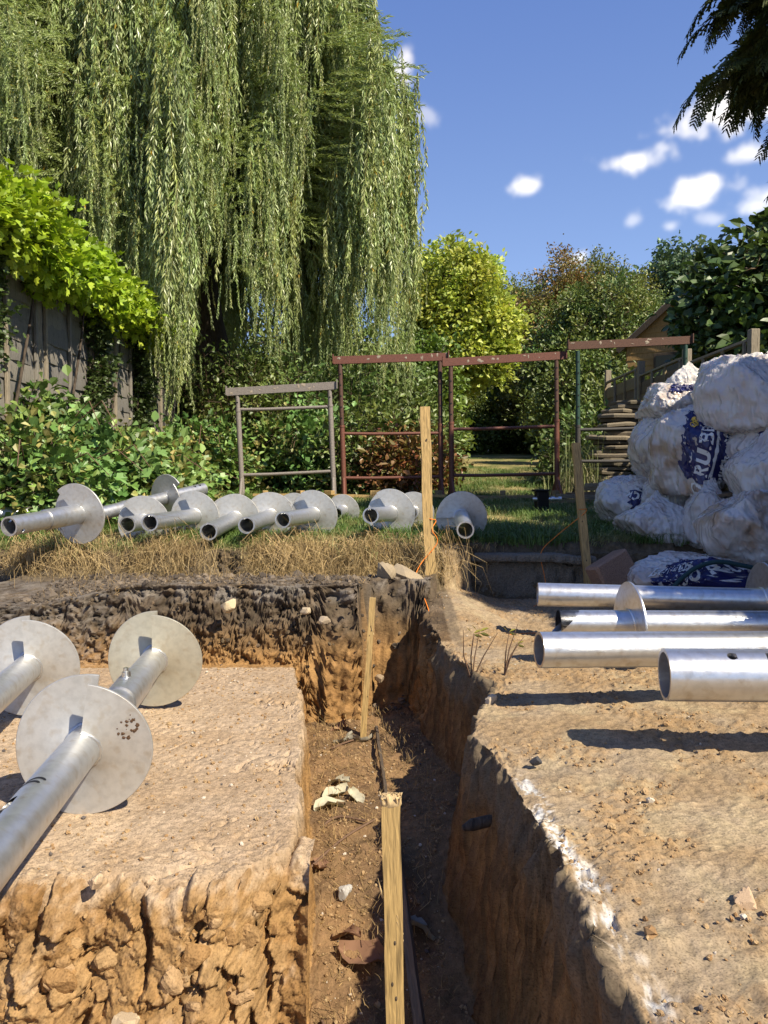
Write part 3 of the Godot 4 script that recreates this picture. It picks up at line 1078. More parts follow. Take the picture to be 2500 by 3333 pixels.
func fence(label: String, x: float, d0: float, d1: float, bay: float, height: float, board_h: float, mats: Array, out: float, post_top: float) -> void:
	var root := thing("wooden_fence", label, "fence", Vector3(x, lawn_y(d0), -d0))
	var bays := int(round((d1 - d0) / bay))
	var meshes := []
	for k in 4:
		var sh := Shape.new()
		var p := PackedVector3Array()
		var nn := 24
		for i in nn:
			var z := -(bay - .09) * i / (nn - 1.0)
			var wav := n1.get_noise_2d(z * 3.2, k * 31.0) * .022
			for q in [[-.012, .0], [.004 + .012, .0], [.006, board_h + .02], [-.004, board_h + .02], [-.012, .0]]:
				p.append(Vector3((q[0] + wav) * out, q[1] + n2.get_noise_2d(z * 4.0, k * 9.0 + q[1]) * .010, z))
		sh.sheet(p, 5, nn, PackedColorArray(), false, out > 0)
		meshes.append(sh.mesh())
	var post := Shape.new()
	post.box(Vector3(0, (height + post_top) * .5, 0), Vector3(.095, height + post_top, .095), Basis.IDENTITY, .006)
	var post_m := post.mesh()
	var bat := Shape.new()
	bat.box(Vector3(0, height * .5, 0), Vector3(.028, height, .04), Basis.IDENTITY, .003)
	var bat_m := bat.mesh()
	var r := RandomNumberGenerator.new()
	r.seed = int(x * 10) + 900
	for b in bays + 1:
		var dz := b * bay
		var dy := lawn_y(d0 + dz) - lawn_y(d0)
		var po := put("post", post_m, mats[2], root)
		po.position = Vector3(0, dy - .02, -dz)
		po.rotation.z = r.randf_range(-.012, .012)
		if b == bays:
			break
		var n := int(height / board_h)
		for k in n:
			var o := put("board", meshes[(k * 3 + b) % 4], mats[(k + b) % 2], root)
			o.position = Vector3(out * (.012 + .004 * (k % 2)), dy + .03 + k * board_h, -dz - .045)
		for k in 4:
			var o := put("batten", bat_m, mats[1] if k % 2 else mats[2], root)
			o.position = Vector3(out * .045, dy + .02, -dz - .10 - (bay - .2) * k / 3.0)
		var cap := Shape.new()
		cap.box(Vector3(0, height + .02, -bay * .5), Vector3(.06, .03, bay - .1), Basis.IDENTITY, .003)
		var c := put("capping", cap.mesh(), mats[2], root)
		c.position = Vector3(out * .02, dy + .012, -dz)

func build_fences_and_buildings() -> void:
	fence("weathered grey lap fence on the left under the golden vine", -3.08, 5.2, 16.2, 1.83, 2.05, .17, [M.grey_timber, M.silver_timber, M.pale_timber], 1.0, .04)
	fence("brown board fence with pale post tops behind the stone stack", 3.9, 8.4, 13.9, 1.83, 1.72, .16, [M.brown_timber, M.old_board, M.pale_timber], -1.0, .16)
	# garden shed whose gable looks over the right fence
	var root := thing("garden_shed", "orange brown timber shed gable with felt roof above the right fence", "shed", Vector3(6.25, lawn_y(17), -17.0))
	root.rotation.y = -.6
	var wide := 2.1
	var eave := 2.75
	var ridge := 3.62
	var k := 0
	var y := 0.0
	while y < ridge - .08:
		var half := wide * .5 if y < eave else wide * .5 * (ridge - y) / (ridge - eave)
		var sh := Shape.new()
		sh.box(Vector3(0, y + .07, 0), Vector3(half * 2.0, .15, .03), Basis(Vector3.RIGHT, -.08), .003)
		put("board", sh.mesh(), M.shed_board, root)
		y += .14
		k += 1
	for s in [-1.0, 1.0]:
		var sh := Shape.new()
		sh.box(Vector3(s * wide * .5, eave * .5, -1.5), Vector3(.04, eave, 3.0), Basis.IDENTITY, .004)
		put("side_wall", sh.mesh(), M.shed_board, root)
		var slope := Vector2(wide * .5 + .16, (ridge - eave) * (wide * .5 + .16) / (wide * .5))
		var ang := atan2(slope.y, slope.x)
		sh = Shape.new()
		sh.box(Vector3(s * slope.x * .5, ridge + .04 - slope.y * .5, -1.45), Vector3(slope.length(), .03, 3.2), Basis(Vector3.BACK, -s * ang), .004)
		put("roof_slope", sh.mesh(), M.roof_felt, root)
		sh = Shape.new()
		sh.box(Vector3(s * slope.x * .5, ridge - .04 - slope.y * .5, .17), Vector3(slope.length(), .12, .025), Basis(Vector3.BACK, -s * ang), .003)
		put("barge_board", sh.mesh(), M.dark_timber, root)
	var sh2 := Shape.new()
	sh2.box(Vector3(-.1, 2.2, .05), Vector3(.7, .55, .05), Basis.IDENTITY, .005)
	var win := put("window", sh2.mesh(), M.dark_timber, root)
	sh2 = Shape.new()
	sh2.box(Vector3(-.1, 2.2, .082), Vector3(.6, .45, .008))
	put("pane", sh2.mesh(), M.glass_dark, win)
	# white rendered house glimpsed under the golden tree
	root = thing("white_house", "white rendered house wall glimpsed under the golden tree", "house", Vector3(2.9, lawn_y(30), -30.0))
	for q in [["wall", Vector3(0, 1.4, -3), Vector3(3.0, 2.8, 6), "white_wall"], ["door", Vector3(-.9, 1.05, .03), Vector3(.95, 2.1, .08), "grey_timber"]]:
		var sh := Shape.new()
		sh.box(q[1], q[2], Basis.IDENTITY, .02)
		put(q[0], sh.mesh(), M[q[3]], root)
	for wx in [.45]:
		var sh := Shape.new()
		sh.box(Vector3(wx, 1.5, .02), Vector3(1.1, 1.1, .07), Basis.IDENTITY, .01)
		var f := put("window", sh.mesh(), M.white_wall, root)
		sh = Shape.new()
		sh.box(Vector3(wx, 1.5, .062), Vector3(.98, .98, .012))
		put("pane", sh.mesh(), M.glass_dark, f)
	for s in [-1.0, 1.0]:
		var sh := Shape.new()
		sh.box(Vector3(0, 3.3, -3 + s * 1.65), Vector3(3.3, .1, 3.5), Basis(Vector3.RIGHT, s * .32), .02)
		put("roof_slope", sh.mesh(), M.roof_felt, root)

# ---------------------------------------------------------------- foliage
# a spray of folded leaves inside a ball; outline: "oval", "lobed" or "lance"
func spray(n: int, rad: float, len: float, wid: float, ca: Color, cb: Color, sd: int, outline := "oval", droop := .0, twigs := true) -> ArrayMesh:
	var r := RandomNumberGenerator.new()
	r.seed = sd
	var sh := Shape.new()
	var ax := 5
	var tips := []
	for i in ax:
		var t := Vector3(r.randfn(), r.randfn() * .7 + .25, r.randfn()).normalized() * rad
		tips.append(t)
		if twigs:
			sh.col = Color(.09, .06, .035)
			sh.tube([Vector3.ZERO, t * .5 + Vector3(0, rad * .05, 0), t], [rad * .018, rad * .012, rad * .005], 3, false)
	for i in n:
		var t: Vector3 = tips[r.randi() % ax]
		var p := t * pow(r.randf(), .6) + Vector3(r.randfn(), r.randfn(), r.randfn()) * rad * .28
		var out := (p.normalized() + Vector3(r.randfn(), r.randfn() - droop, r.randfn()) * .6).normalized()
		var nor := (Vector3(0, 1, 0) + p.normalized() * .7 + Vector3(r.randfn(), r.randfn(), r.randfn()) * .55).normalized()
		var side := out.cross(nor).normalized()
		nor = side.cross(out)
		var l := len * r.randf_range(.65, 1.15)
		var w := wid * r.randf_range(.75, 1.15) * .5
		sh.col = ca.lerp(cb, r.randf()) * r.randf_range(.8, 1.2)
		var fold := nor * w * r.randf_range(.1, .55)
		var bend := -nor * l * r.randf_range(.0, .25)
		var tip := p + out * l + bend
		if outline == "lobed":
			var mid := p + out * l * .3
			var pts := [p, p + side * w * .7 + fold * .6 - out * l * .1, p + side * w * 1.15 + out * l * .28 + fold, p + side * w * .6 + out * l * .42 + fold * .5, p + side * w * .8 + out * l * .72 + fold * .6, p + side * w * .3 + out * l * .7 + bend * .6]
			pts.append(tip)
			for k in range(5, 0, -1):
				pts.append(pts[k] - side * 2.0 * (pts[k] - p).dot(side))
			for k in pts.size():
				sh.tri(mid, pts[k], pts[(k + 1) % pts.size()])
		elif outline == "oval":
			var a := p + out * l * .4 + side * w + fold
			var b := p + out * l * .4 - side * w + fold
			var a2 := p + out * l * .75 + side * w * .7 + fold * .7 + bend * .5
			var b2 := p + out * l * .75 - side * w * .7 + fold * .7 + bend * .5
			var m := p + out * l * .75 + bend * .5
			sh.tri(p, a, m); sh.tri(p, m, b)
			sh.tri(a, a2, m); sh.tri(a2, tip, m)
			sh.tri(m, b2, b); sh.tri(m, tip, b2)
		else:
			var a := p + out * l * .45 + side * w + fold
			var b := p + out * l * .45 - side * w + fold
			sh.tri(p, a, tip); sh.tri(p, tip, b)
	return sh.mesh()

# puts sprays through a list of ellipsoids [centre, radii], thicker towards the outside
func foliage(parent: Node3D, name: String, blobs: Array, count: int, meshes: Array, m: Material, sd: int, smin := .7, smax := 1.2, gap := .12, tint := .35, warm := 0.0) -> void:
	var r := RandomNumberGenerator.new()
	r.seed = sd
	var total := 0.0
	for b in blobs:
		total += b[1].x * b[1].y + b[1].y * b[1].z + b[1].x * b[1].z
	var sets := []
	var cols := []
	for k in meshes.size():
		sets.append([])
		cols.append(PackedColorArray())
	for b in blobs:
		var share: float = (b[1].x * b[1].y + b[1].y * b[1].z + b[1].x * b[1].z) / total
		var want := int(count * share)
		var tries := 0
		while want > 0 and tries < count * 6:
			tries += 1
			var u := Vector3(r.randfn(), r.randfn(), r.randfn()).normalized()
			var f := pow(r.randf(), .33)
			var lump := 1.0 + .3 * n1.get_noise_3dv(u * 2.3 + b[0])
			var p: Vector3 = b[0] + u * b[1] * f * lump
			if n2.get_noise_3dv(p * 1.1 + Vector3(sd, 0, 0)) < -.35 + gap:
				continue
			want -= 1
			var k := r.randi() % meshes.size()
			var bs := Basis.from_euler(Vector3(r.randf_range(-.5, .5), r.randf() * TAU, r.randf_range(-.5, .5))).scaled(Vector3.ONE * r.randf_range(smin, smax))
			sets[k].append(Transform3D(bs, p - parent.position))
			var q := 1.0 + r.randf_range(-tint, tint)
			var w := n2.get_noise_3dv(p * .8) * warm
			cols[k].append(Color(q * (1.0 + w), q, q * (1.0 - w * .5)))
	for k in meshes.size():
		if sets[k].size():
			many(name, meshes[k], m, sets[k], cols[k], parent)

func trunk(parent: Node3D, base: Vector3, top: Vector3, r0: float, limbs: Array, sd: int) -> void:
	var r := RandomNumberGenerator.new()
	r.seed = sd
	var sh := Shape.new()
	var path := []
	var rad := []
	for i in 9:
		var f := i / 8.0
		path.append(base.lerp(top, f) + Vector3(n2.get_noise_2d(f * 2.0, sd), 0, n2.get_noise_2d(f * 2.0, sd + 9)) * r0 * 1.6 * f)
		rad.append(r0 * (1.35 - .35 * minf(f * 6.0, 1.0)) * (1.0 - .6 * f))
	sh.tube(path, rad, 12)
	put("trunk", sh.mesh(), M.bark, parent)
	for l in limbs:
		sh = Shape.new()
		var start: Vector3 = path[4 + r.randi() % 4]
		var mid: Vector3 = start.lerp(l, .5) + Vector3(0, start.distance_to(l) * .14, 0)
		sh.tube([start, start.lerp(mid, .55) + Vector3(r.randfn(), 0, r.randfn()) * .04, mid, l], [r0 * .42, r0 * .34, r0 * .24, r0 * .07], 7)
		put("limb", sh.mesh(), M.bark, parent)

func tree(called: String, label: String, category: String, x: float, d: float, blobs: Array, count: int, meshes: Array, m: Material, sd: int, o := {}) -> Node3D:
	var base := Vector3(x, lawn_y(d) - .05, -d)
	var root := thing(called, label, category, base, o.get("group", ""))
	var c := Vector3.ZERO
	var limbs := []
	var bb := []
	for b in blobs:
		var w := Vector3(b[0], b[1], -b[2])
		bb.append([w, Vector3(b[3], b[4], b[5] if b.size() > 5 else b[3])])
		c += w / blobs.size()
		limbs.append(w - base)
	if o.get("trunk", .12) > 0:
		trunk(root, Vector3.ZERO, c - base, o.get("trunk", .12), limbs, sd)
	foliage(root, "crown", bb, count, meshes, m, sd, o.get("smin", .7), o.get("smax", 1.2), o.get("gap", .12), o.get("tint", .3), o.get("warm", .25))
	return root

func build_trees() -> void:
	var gold := [spray(60, .42, .15, .09, Color(.54, .57, .11), Color(.38, .46, .08), 1), spray(60, .42, .15, .09, Color(.60, .61, .14), Color(.34, .43, .08), 2)]
	var lime := [spray(60, .4, .13, .08, Color(.17, .25, .035), Color(.10, .16, .025), 3), spray(60, .4, .13, .08, Color(.20, .27, .04), Color(.12, .17, .03), 4)]
	var olive := [spray(70, .45, .11, .065, Color(.21, .25, .065), Color(.13, .165, .04), 5), spray(70, .45, .11, .065, Color(.26, .26, .07), Color(.14, .16, .045), 6)]
	var rusty := [spray(70, .45, .11, .065, Color(.27, .21, .06), Color(.15, .15, .04), 7), spray(70, .45, .11, .065, Color(.21, .20, .055), Color(.32, .18, .065), 8)]
	var deep := [spray(70, .38, .12, .065, Color(.14, .195, .05), Color(.085, .13, .032), 9), spray(70, .38, .12, .065, Color(.20, .25, .065), Color(.10, .145, .037), 10)]
	var blue := [spray(60, .45, .16, .13, Color(.11, .18, .08), Color(.07, .12, .06), 11, "lobed")]
	var fig := [spray(34, .34, .17, .12, Color(.075, .125, .035), Color(.05, .085, .024), 12), spray(34, .34, .18, .12, Color(.10, .16, .045), Color(.055, .095, .027), 13)]
	tree("golden_tree", "golden yellow leaved tree behind the red trestles", "tree", 2.0, 22, [[1.95, 6.1, 22, 1.25, 1.4], [2.75, 5.2, 21.8, .9, 1.2], [1.15, 5.2, 22, .75, 1.3], [2.7, 4.3, 21.5, .7, .5], [2.05, 4.6, 22.3, 1.2, 1.2]], 760, gold, M.golden_leaf, 101, {"gap": .16})
	tree("lime_bush", "fresh green bush between the willow and the golden tree", "bush", 1.05, 19, [[.95, 3.2, 19, .75, 1.2], [1.15, 2.0, 18.8, .6, .8], [.3, 2.7, 19.2, .9, 1.5]], 420, lime, M.broad_leaf, 102, {"trunk": .06})
	tree("olive_tree", "dull olive tree right behind the golden tree", "tree", 5.0, 30, [[4.9, 6.5, 30, 1.5, 2.1], [4.4, 4.6, 29.6, 1.3, 1.8]], 520, olive, M.broad_leaf, 103)
	tree("rust_tipped_tree", "rust tipped tree in the middle of the far tree line", "tree", 6.1, 27, [[6.0, 6.9, 27, 1.15, 1.7], [5.2, 5.6, 26.5, 1.2, 1.6], [6.6, 5.4, 26.7, 1.5, 1.8]], 640, rusty, M.broad_leaf, 104, {"warm": .4})
	tree("loose_tree", "loose crowned tree rising highest above the far tree line", "tree", 7.5, 28, [[7.4, 7.4, 28, 1.1, 1.5], [8.4, 6.9, 28, 1.2, 1.4], [7.0, 5.6, 27.6, 1.3, 1.6]], 420, olive, M.broad_leaf, 105, {"gap": .2})
	tree("domed_tree", "broad domed dark green tree above the slabs and shed", "tree", 6.2, 23, [[6.2, 4.6, 23, 2.0, 2.0], [7.8, 4.6, 23.6, 1.4, 1.7], [5.2, 3.4, 22.6, 1.3, 1.7], [6.9, 2.9, 22.5, 1.6, 1.4], [6.4, 6.0, 23.4, 1.2, .7]], 1200, deep + [olive[0]], M.broad_leaf, 106, {"gap": .08, "warm": .5})
	tree("upright_tree", "narrow mottled tree standing over the right red trestle", "tree", 5.6, 27.5, [[5.3, 5.4, 27.5, 1.2, 2.0], [5.0, 3.6, 27.2, 1.3, 1.7], [6.3, 3.4, 27.0, 1.0, 1.3]], 620, [olive[1], deep[1]], M.broad_leaf, 107, {"warm": .5})
	tree("maple_tree", "pale blue green maple at the right end of the far tree line", "tree", 11.2, 30, [[11.2, 8.0, 30, 1.5, 1.75], [12.6, 7.2, 30, 1.6, 1.6], [11.6, 6.0, 30, 2.0, 1.6]], 520, blue, M.broad_leaf, 108)
	tree("broad_leaved_tree", "dark broad leaved tree in the shade above the sacks", "tree", 5.6, 11.4, [[5.3, 3.35, 11.4, .95, .95], [6.2, 3.6, 11.2, 1.2, 1.25], [5.2, 2.4, 11.0, .7, .8], [5.7, 2.2, 10.8, 1.0, 1.1], [6.6, 2.2, 10.6, 1.2, 1.4], [7.2, 4.2, 11.0, 1.2, 1.5], [5.1, 1.6, 9.6, .8, .9], [4.5, 1.5, 8.0, .6, .9]], 1700, fig, M.broad_leaf, 109, {"gap": .03})
	tree("evergreen", "dark evergreen mass behind the willow's trunk", "tree", -3.6, 19, [[-3.4, 4.2, 19, 1.9, 2.6], [-5.6, 4.4, 19, 1.9, 2.8], [-1.6, 3.4, 19.4, 1.6, 1.9], [-7.6, 4.2, 18.5, 1.8, 2.6]], 900, deep, M.broad_leaf, 110, {"gap": -.1})
	# bushes where the far lawn ends
	var hedge_spots := [[2.5, 27.0, 1.1, 1.2], [4.2, 28.0, 1.2, 1.35], [4.55, 18.5, .85, 1.35], [-.2, 15.5, 1.2, 1.3], [.7, 19.4, .8, .9], [4.7, 15.4, .7, .9]]
	var words := ["dark rounded bush at the far lawn's end, left of the opening", "dark rounded bush in the middle of the far lawn's end", "tall dark bush beside the far lawn, behind the right red trestle post", "broad dark bush behind the willow's hanging tips", "low green bush left of the far lawn", "dark bush beside the brown fence's far end"]
	for i in hedge_spots.size():
		var h: Array = hedge_spots[i]
		var gy := lawn_y(h[1])
		tree("dark_bush", words[i], "bush", h[0], h[1], [[h[0], gy + h[3] * .85, h[1], h[2], h[3]], [h[0] + .4, gy + h[3] * .5, h[1] - .3, h[2] * .8, h[3] * .6]], 330, deep, M.broad_leaf, 130 + i, {"trunk": .04, "gap": .02, "group": "bushes round the far lawn"})
	# the boundary planting that closes the garden
	for i in 9:
		var x := -17.0 + i * 5.0
		tree("boundary_tree", ["leafy boundary tree far behind the willow on the left", "dark leafy boundary tree behind the willow", "boundary tree behind the willow's trunk", "boundary tree filling the gap behind the willow's right edge", "leafy boundary tree straight behind the golden tree", "boundary tree far behind the domed tree", "boundary tree far behind the shed", "boundary tree far right behind the maple", "rightmost boundary tree of the far gardens"][i], "tree", x, 38, [[x, 5.2, 38, 2.8, 2.6], [x + 2.0, 4.0, 37, 2.4, 2.2]], 380, [olive[0], deep[1]], M.broad_leaf, 150 + i, {"smin": 1.0, "smax": 1.8, "group": "trees closing the far gardens"})
	build_willow()
	build_conifer()

# a hanging willow shoot, 1.5 m long, leaves on both sides
func shoot(sd: int) -> ArrayMesh:
	var r := RandomNumberGenerator.new()
	r.seed = sd
	var sh := Shape.new()
	var path := []
	var p := Vector3.ZERO
	var lean := Vector3(r.randf_range(-.05, .05), -1, r.randf_range(-.05, .05))
	for i in 9:
		path.append(p)
		lean += Vector3(r.randfn(), 0, r.randfn()) * .045
		p += (lean + Vector3(r.randfn() * .05, 0, r.randfn() * .05)).normalized() * .19
	sh.col = Color(.24, .21, .05)
	sh.tube(path, [.0035, .003, .0028, .0026, .0024, .002, .0018, .0015, .001], 3, false)
	var n := 78
	for i in n:
		var f := (i + r.randf()) / n * 7.9
		var k := int(f)
		var at: Vector3 = path[k].lerp(path[k + 1], f - k)
		var a := r.randf() * TAU
		var side := Vector3(cos(a), 0, sin(a))
		var out := (side * r.randf_range(.2, .85) + Vector3(0, -1, 0)).normalized()
		var l := r.randf_range(.085, .145)
		var w := r.randf_range(.0085, .0145)
		var s := out.cross(side.rotated(Vector3.UP, r.randf_range(-1.2, 1.2))).normalized()
		var nor := s.cross(out)
		var tone := r.randf()
		sh.col = Color(.23, .30, .085).lerp(Color(.46, .54, .26), tone) * r.randf_range(.8, 1.15)
		if r.randf() < .02:
			sh.col = Color(.42, .30, .04)
		var tip := at + out * l - nor * l * r.randf_range(-.05, .2)
		var m := at + out * l * .42
		sh.tri(at, m + s * w + nor * w * .4, tip)
		sh.tri(at, tip, m - s * w + nor * w * .4)
	return sh.mesh()

func build_willow() -> void:
	var base := Vector3(-2.75, lawn_y(13.2) - .05, -13.2)
	var root := thing("weeping_willow", "huge weeping willow whose hanging curtains fill the upper left", "tree", base)
	var limbs := []
	for i in 9:
		var a := TAU * i / 9.0
		limbs.append(Vector3(cos(a) * 2.6, 7.4 + (i % 3) * .7, sin(a) * 2.6))
	trunk(root, Vector3.ZERO, Vector3(-.3, 7.0, 0), .42, limbs, 61)
	var kinds := []
	for k in 7:
		kinds.append(shoot(300 + k))
	var sets := []
	var cols := []
	for k in kinds.size():
		sets.append([])
		cols.append(PackedColorArray())
	var r := RandomNumberGenerator.new()
	r.seed = 404
	var profile := [[2.0, 4.15], [5.0, 4.35], [6.5, 3.85], [8.9, 3.05], [10.5, 1.9], [11.8, .4]]
	var c := Vector3(-3.45, 0, -13.4)
	# where the front curtain ends: x, height of its lowest tips
	var hem := [[-6.0, 4.6], [-4.4, 4.2], [-3.9, 3.9], [-3.3, 3.5], [-2.85, 2.9], [-2.6, 2.25], [-2.3, 2.2], [-2.12, 3.0], [-1.95, 4.0], [-1.7, 4.6], [-1.5, 4.1], [-1.35, 3.2], [-1.15, 2.4], [-.7, 2.2], [-.3, 2.5], [.15, 2.3], [.7, 2.4], [1.2, 3.4]]
	var bough := [0.0, 0.0, 0.0, 0.0]
	for t in 760:
		var inner := t >= 480
		var a := r.randf() * TAU
		# most tresses hang on the side that faces the dig
		if not inner and r.randf() < .66:
			a = r.randf_range(.15, PI - .1) if r.randf() < .8 else r.randf_range(-.7, .3)
		var hy := 4.2 + 7.2 * pow(r.randf(), .9)
		# tresses come in clusters that hang from one bough
		if t % 4 == 0:
			if not inner and t < 300:
				a = .05 + (PI - .1) * fmod(t / 300.0 * 1.0 + r.randf() * .02, 1.0)
			bough = [a, hy, r.randf_range(.78, 1.04), r.randf()]
		elif not inner:
			a = bough[0] + r.randfn() * .045
			hy = bough[1] + r.randf_range(-1.1, .5)
		hy = clampf(hy, 4.0, 11.6)
		var rad := poly(profile, hy) * (r.randf_range(.3, .75) if inner else float(bough[2]) + r.randfn() * .015)
		# lobes and hollows in the outline of the crown
		rad *= 1.0 + .2 * n1.get_noise_2d(cos(a) * 2.6 + 9.0, sin(a) * 2.6 + hy * .3)
		var top := Vector3(c.x + cos(a) * rad, hy, c.z + sin(a) * rad)
		var low := 3.1 + r.randf_range(-.2, .9) + (1.6 if inner else 0.0)
		if sin(a) > .0 and not inner:
			low = poly(hem, top.x * 9.0 / -top.z) + absf(r.randfn()) * .6 - .1
			low = 1.0 + (low - 1.0) * -top.z / 9.0
			if bough[3] < .45:
				low += .4 + 7.0 * float(bough[3])
		low = minf(low, hy - .9)
		var n := 5 if inner else 9 + r.randi() % 5
		var width := r.randf_range(.05, .12)
		for k in n:
			var o := Vector3(r.randfn(), 0, r.randfn()) * width * (2.0 if inner else 1.0)
			var y := top.y + r.randf_range(-.5, .3)
			var end := low + absf(r.randfn()) * .45
			var sway := Vector3(r.randfn(), 0, r.randfn()) * .022 + Vector3(cos(a), 0, sin(a)) * .03 * (float(bough[3]) - .3)
			# the bough it hangs from arches outwards
			if not inner:
				var radial := Vector3(cos(a), 0, sin(a))
				var ks := r.randi() % kinds.size()
				var arch := Basis(Vector3.UP.cross(radial).normalized(), -r.randf_range(1.0, 1.45)) * Basis(Vector3.UP, r.randf() * TAU)
				var l2 := r.randf_range(.5, .8)
				sets[ks].append(Transform3D(arch.scaled(Vector3.ONE * l2), Vector3(top.x, y, top.z) + o - radial * 1.25 * l2 + Vector3(0, .35 * l2, 0) - base))
				cols[ks].append(Color(1, 1, .95))
			while y > end:
				var len := minf(1.5, maxf(y - end, .55))
				var kk := r.randi() % kinds.size()
				var bs := Basis(Vector3.UP, r.randf() * TAU).scaled(Vector3(1, len / 1.5, 1) if len > 1.0 else Vector3.ONE * len / 1.5)
				sets[kk].append(Transform3D(bs, Vector3(top.x, y, top.z) + o + sway * (top.y - y) - base))
				var q := r.randf_range(.72, 1.2)
				cols[kk].append(Color(q * r.randf_range(.92, 1.12), q, q * r.randf_range(.8, 1.1)))
				y -= len * .93
	for k in kinds.size():
		many("crown", kinds[k], M.willow_leaf, sets[k], cols[k], root)

# a flat spray of scale foliage along -y... its stem runs along +x and droops
func frond(sd: int) -> ArrayMesh:
	var r := RandomNumberGenerator.new()
	r.seed = sd
	var sh := Shape.new()
	var at := Vector3.ZERO
	var dir := Vector3(1, .1, 0)
	for i in 15:
		var nxt := at + dir.normalized() * .034
		sh.col = Color(.05, .06, .02)
		sh.tri(at + Vector3(0, 0, .006), nxt, at - Vector3(0, 0, .006))
		for s in [-1.0, 1.0]:
			var l := .16 * (1.0 - i / 16.0) * r.randf_range(.6, 1.15) + .035
			var q := at
			var dd: Vector3 = (dir.normalized() * .8 + Vector3(0, r.randf_range(-.3, .15), s * .7)).normalized()
			for k in 5:
				var e := q + dd * l * .2
				sh.col = Color(.040, .062, .016).lerp(Color(.12, .15, .035), k / 4.0 * r.randf())
				var sd2 := (dd.cross(Vector3.UP).normalized() + Vector3(0, r.randf_range(-.5, .5), 0)).normalized()
				for h in [-1.0, 1.0]:
					var tip: Vector3 = q + sd2 * h * l * .16 * r.randf_range(.7, 1.3) + dd * l * .26
					sh.tri(q - dd * .004, tip, e + dd * .010)
				sh.tri(q + sd2 * .006, e + dd * .028, q - sd2 * .006)
				dd.y -= .08
				q = e
		dir.y -= .06
		at = nxt
	return sh.mesh()

func build_conifer() -> void:
	var fr := [frond(1), frond(2), frond(3)]
	conifer("dark conifer whose drooping branches enter at the top right", Vector3(4.7, lawn_y(5.6) - .1, -5.6), 6.0, 1.45, fr, 55, 30)
	conifer("conifer outside the right edge that shades the sacks", Vector3(3.65, lawn_y(5.0) - .3, -2.75), 4.5, 1.25, fr, 56, 0)

func conifer(label: String, base: Vector3, tall: float, wide: float, fr: Array, sd: int, limbs: int) -> void:
	var root := thing("conifer", label, "tree", base, "conifers on the right")
	var sh := Shape.new()
	sh.tube([Vector3.ZERO, Vector3(.03, tall * .5, 0), Vector3(0, tall, .05)], [.2, .14, .03], 10)
	put("trunk", sh.mesh(), M.bark, root)
	var sets := [[], [], []]
	var cols := [PackedColorArray(), PackedColorArray(), PackedColorArray()]
	var r := RandomNumberGenerator.new()
	r.seed = sd
	var branch := Shape.new()
	for i in 150 + limbs:
		var h := .5 + (tall - .6) * r.randf()
		var a := r.randf() * TAU
		var reach := lerpf(wide * 1.15, .4, h / tall) * r.randf_range(.75, 1.1)
		if i < limbs:
			# the limbs that reach out over the lawn
			h = lerpf(2.85, 4.4, i / (limbs - 1.0))
			a = PI + r.randf_range(-.35, .35)
			reach = lerpf(1.45, 2.1, smoothstep(2.9, 3.4, h)) * r.randf_range(.80, 1.02)
		var p0 := Vector3(0, h, 0)
		var out := Vector3(cos(a), 0, -sin(a))
		var prev := p0
		var m := 7
		for k in m:
			var f := (k + 1.0) / m
			var q := p0 + out * reach * f + Vector3(0, .25 * sin(f * 2.2) * reach * .5 - .12 * f * f * reach, 0)
			branch.tube([prev, q], [.03 * (1.1 - f) + .003, .03 * (1.0 - f) + .003], 4, false)
			prev = q
			if f < .25:
				continue
			for e in 9:
				var kk := r.randi() % 3
				var yaw := atan2(-out.z, out.x) + r.randf_range(-1.4, 1.4)
				var bs := Basis(Vector3.UP, yaw) * Basis(Vector3.BACK, r.randf_range(-.95, .2)) * Basis(Vector3.RIGHT, r.randf_range(-.7, .7))
				sets[kk].append(Transform3D(bs.scaled(Vector3.ONE * r.randf_range(.5, .95)), q + Vector3(r.randfn(), r.randfn() * .7, r.randfn()) * .07))
				var g := r.randf_range(.7, 1.25)
				cols[kk].append(Color(g * 1.05, g, g * .9))
	put("branch", branch.mesh(), M.bark, root)
	for k in 3:
		many("crown", fr[k], M.needle, sets[k], cols[k], root)

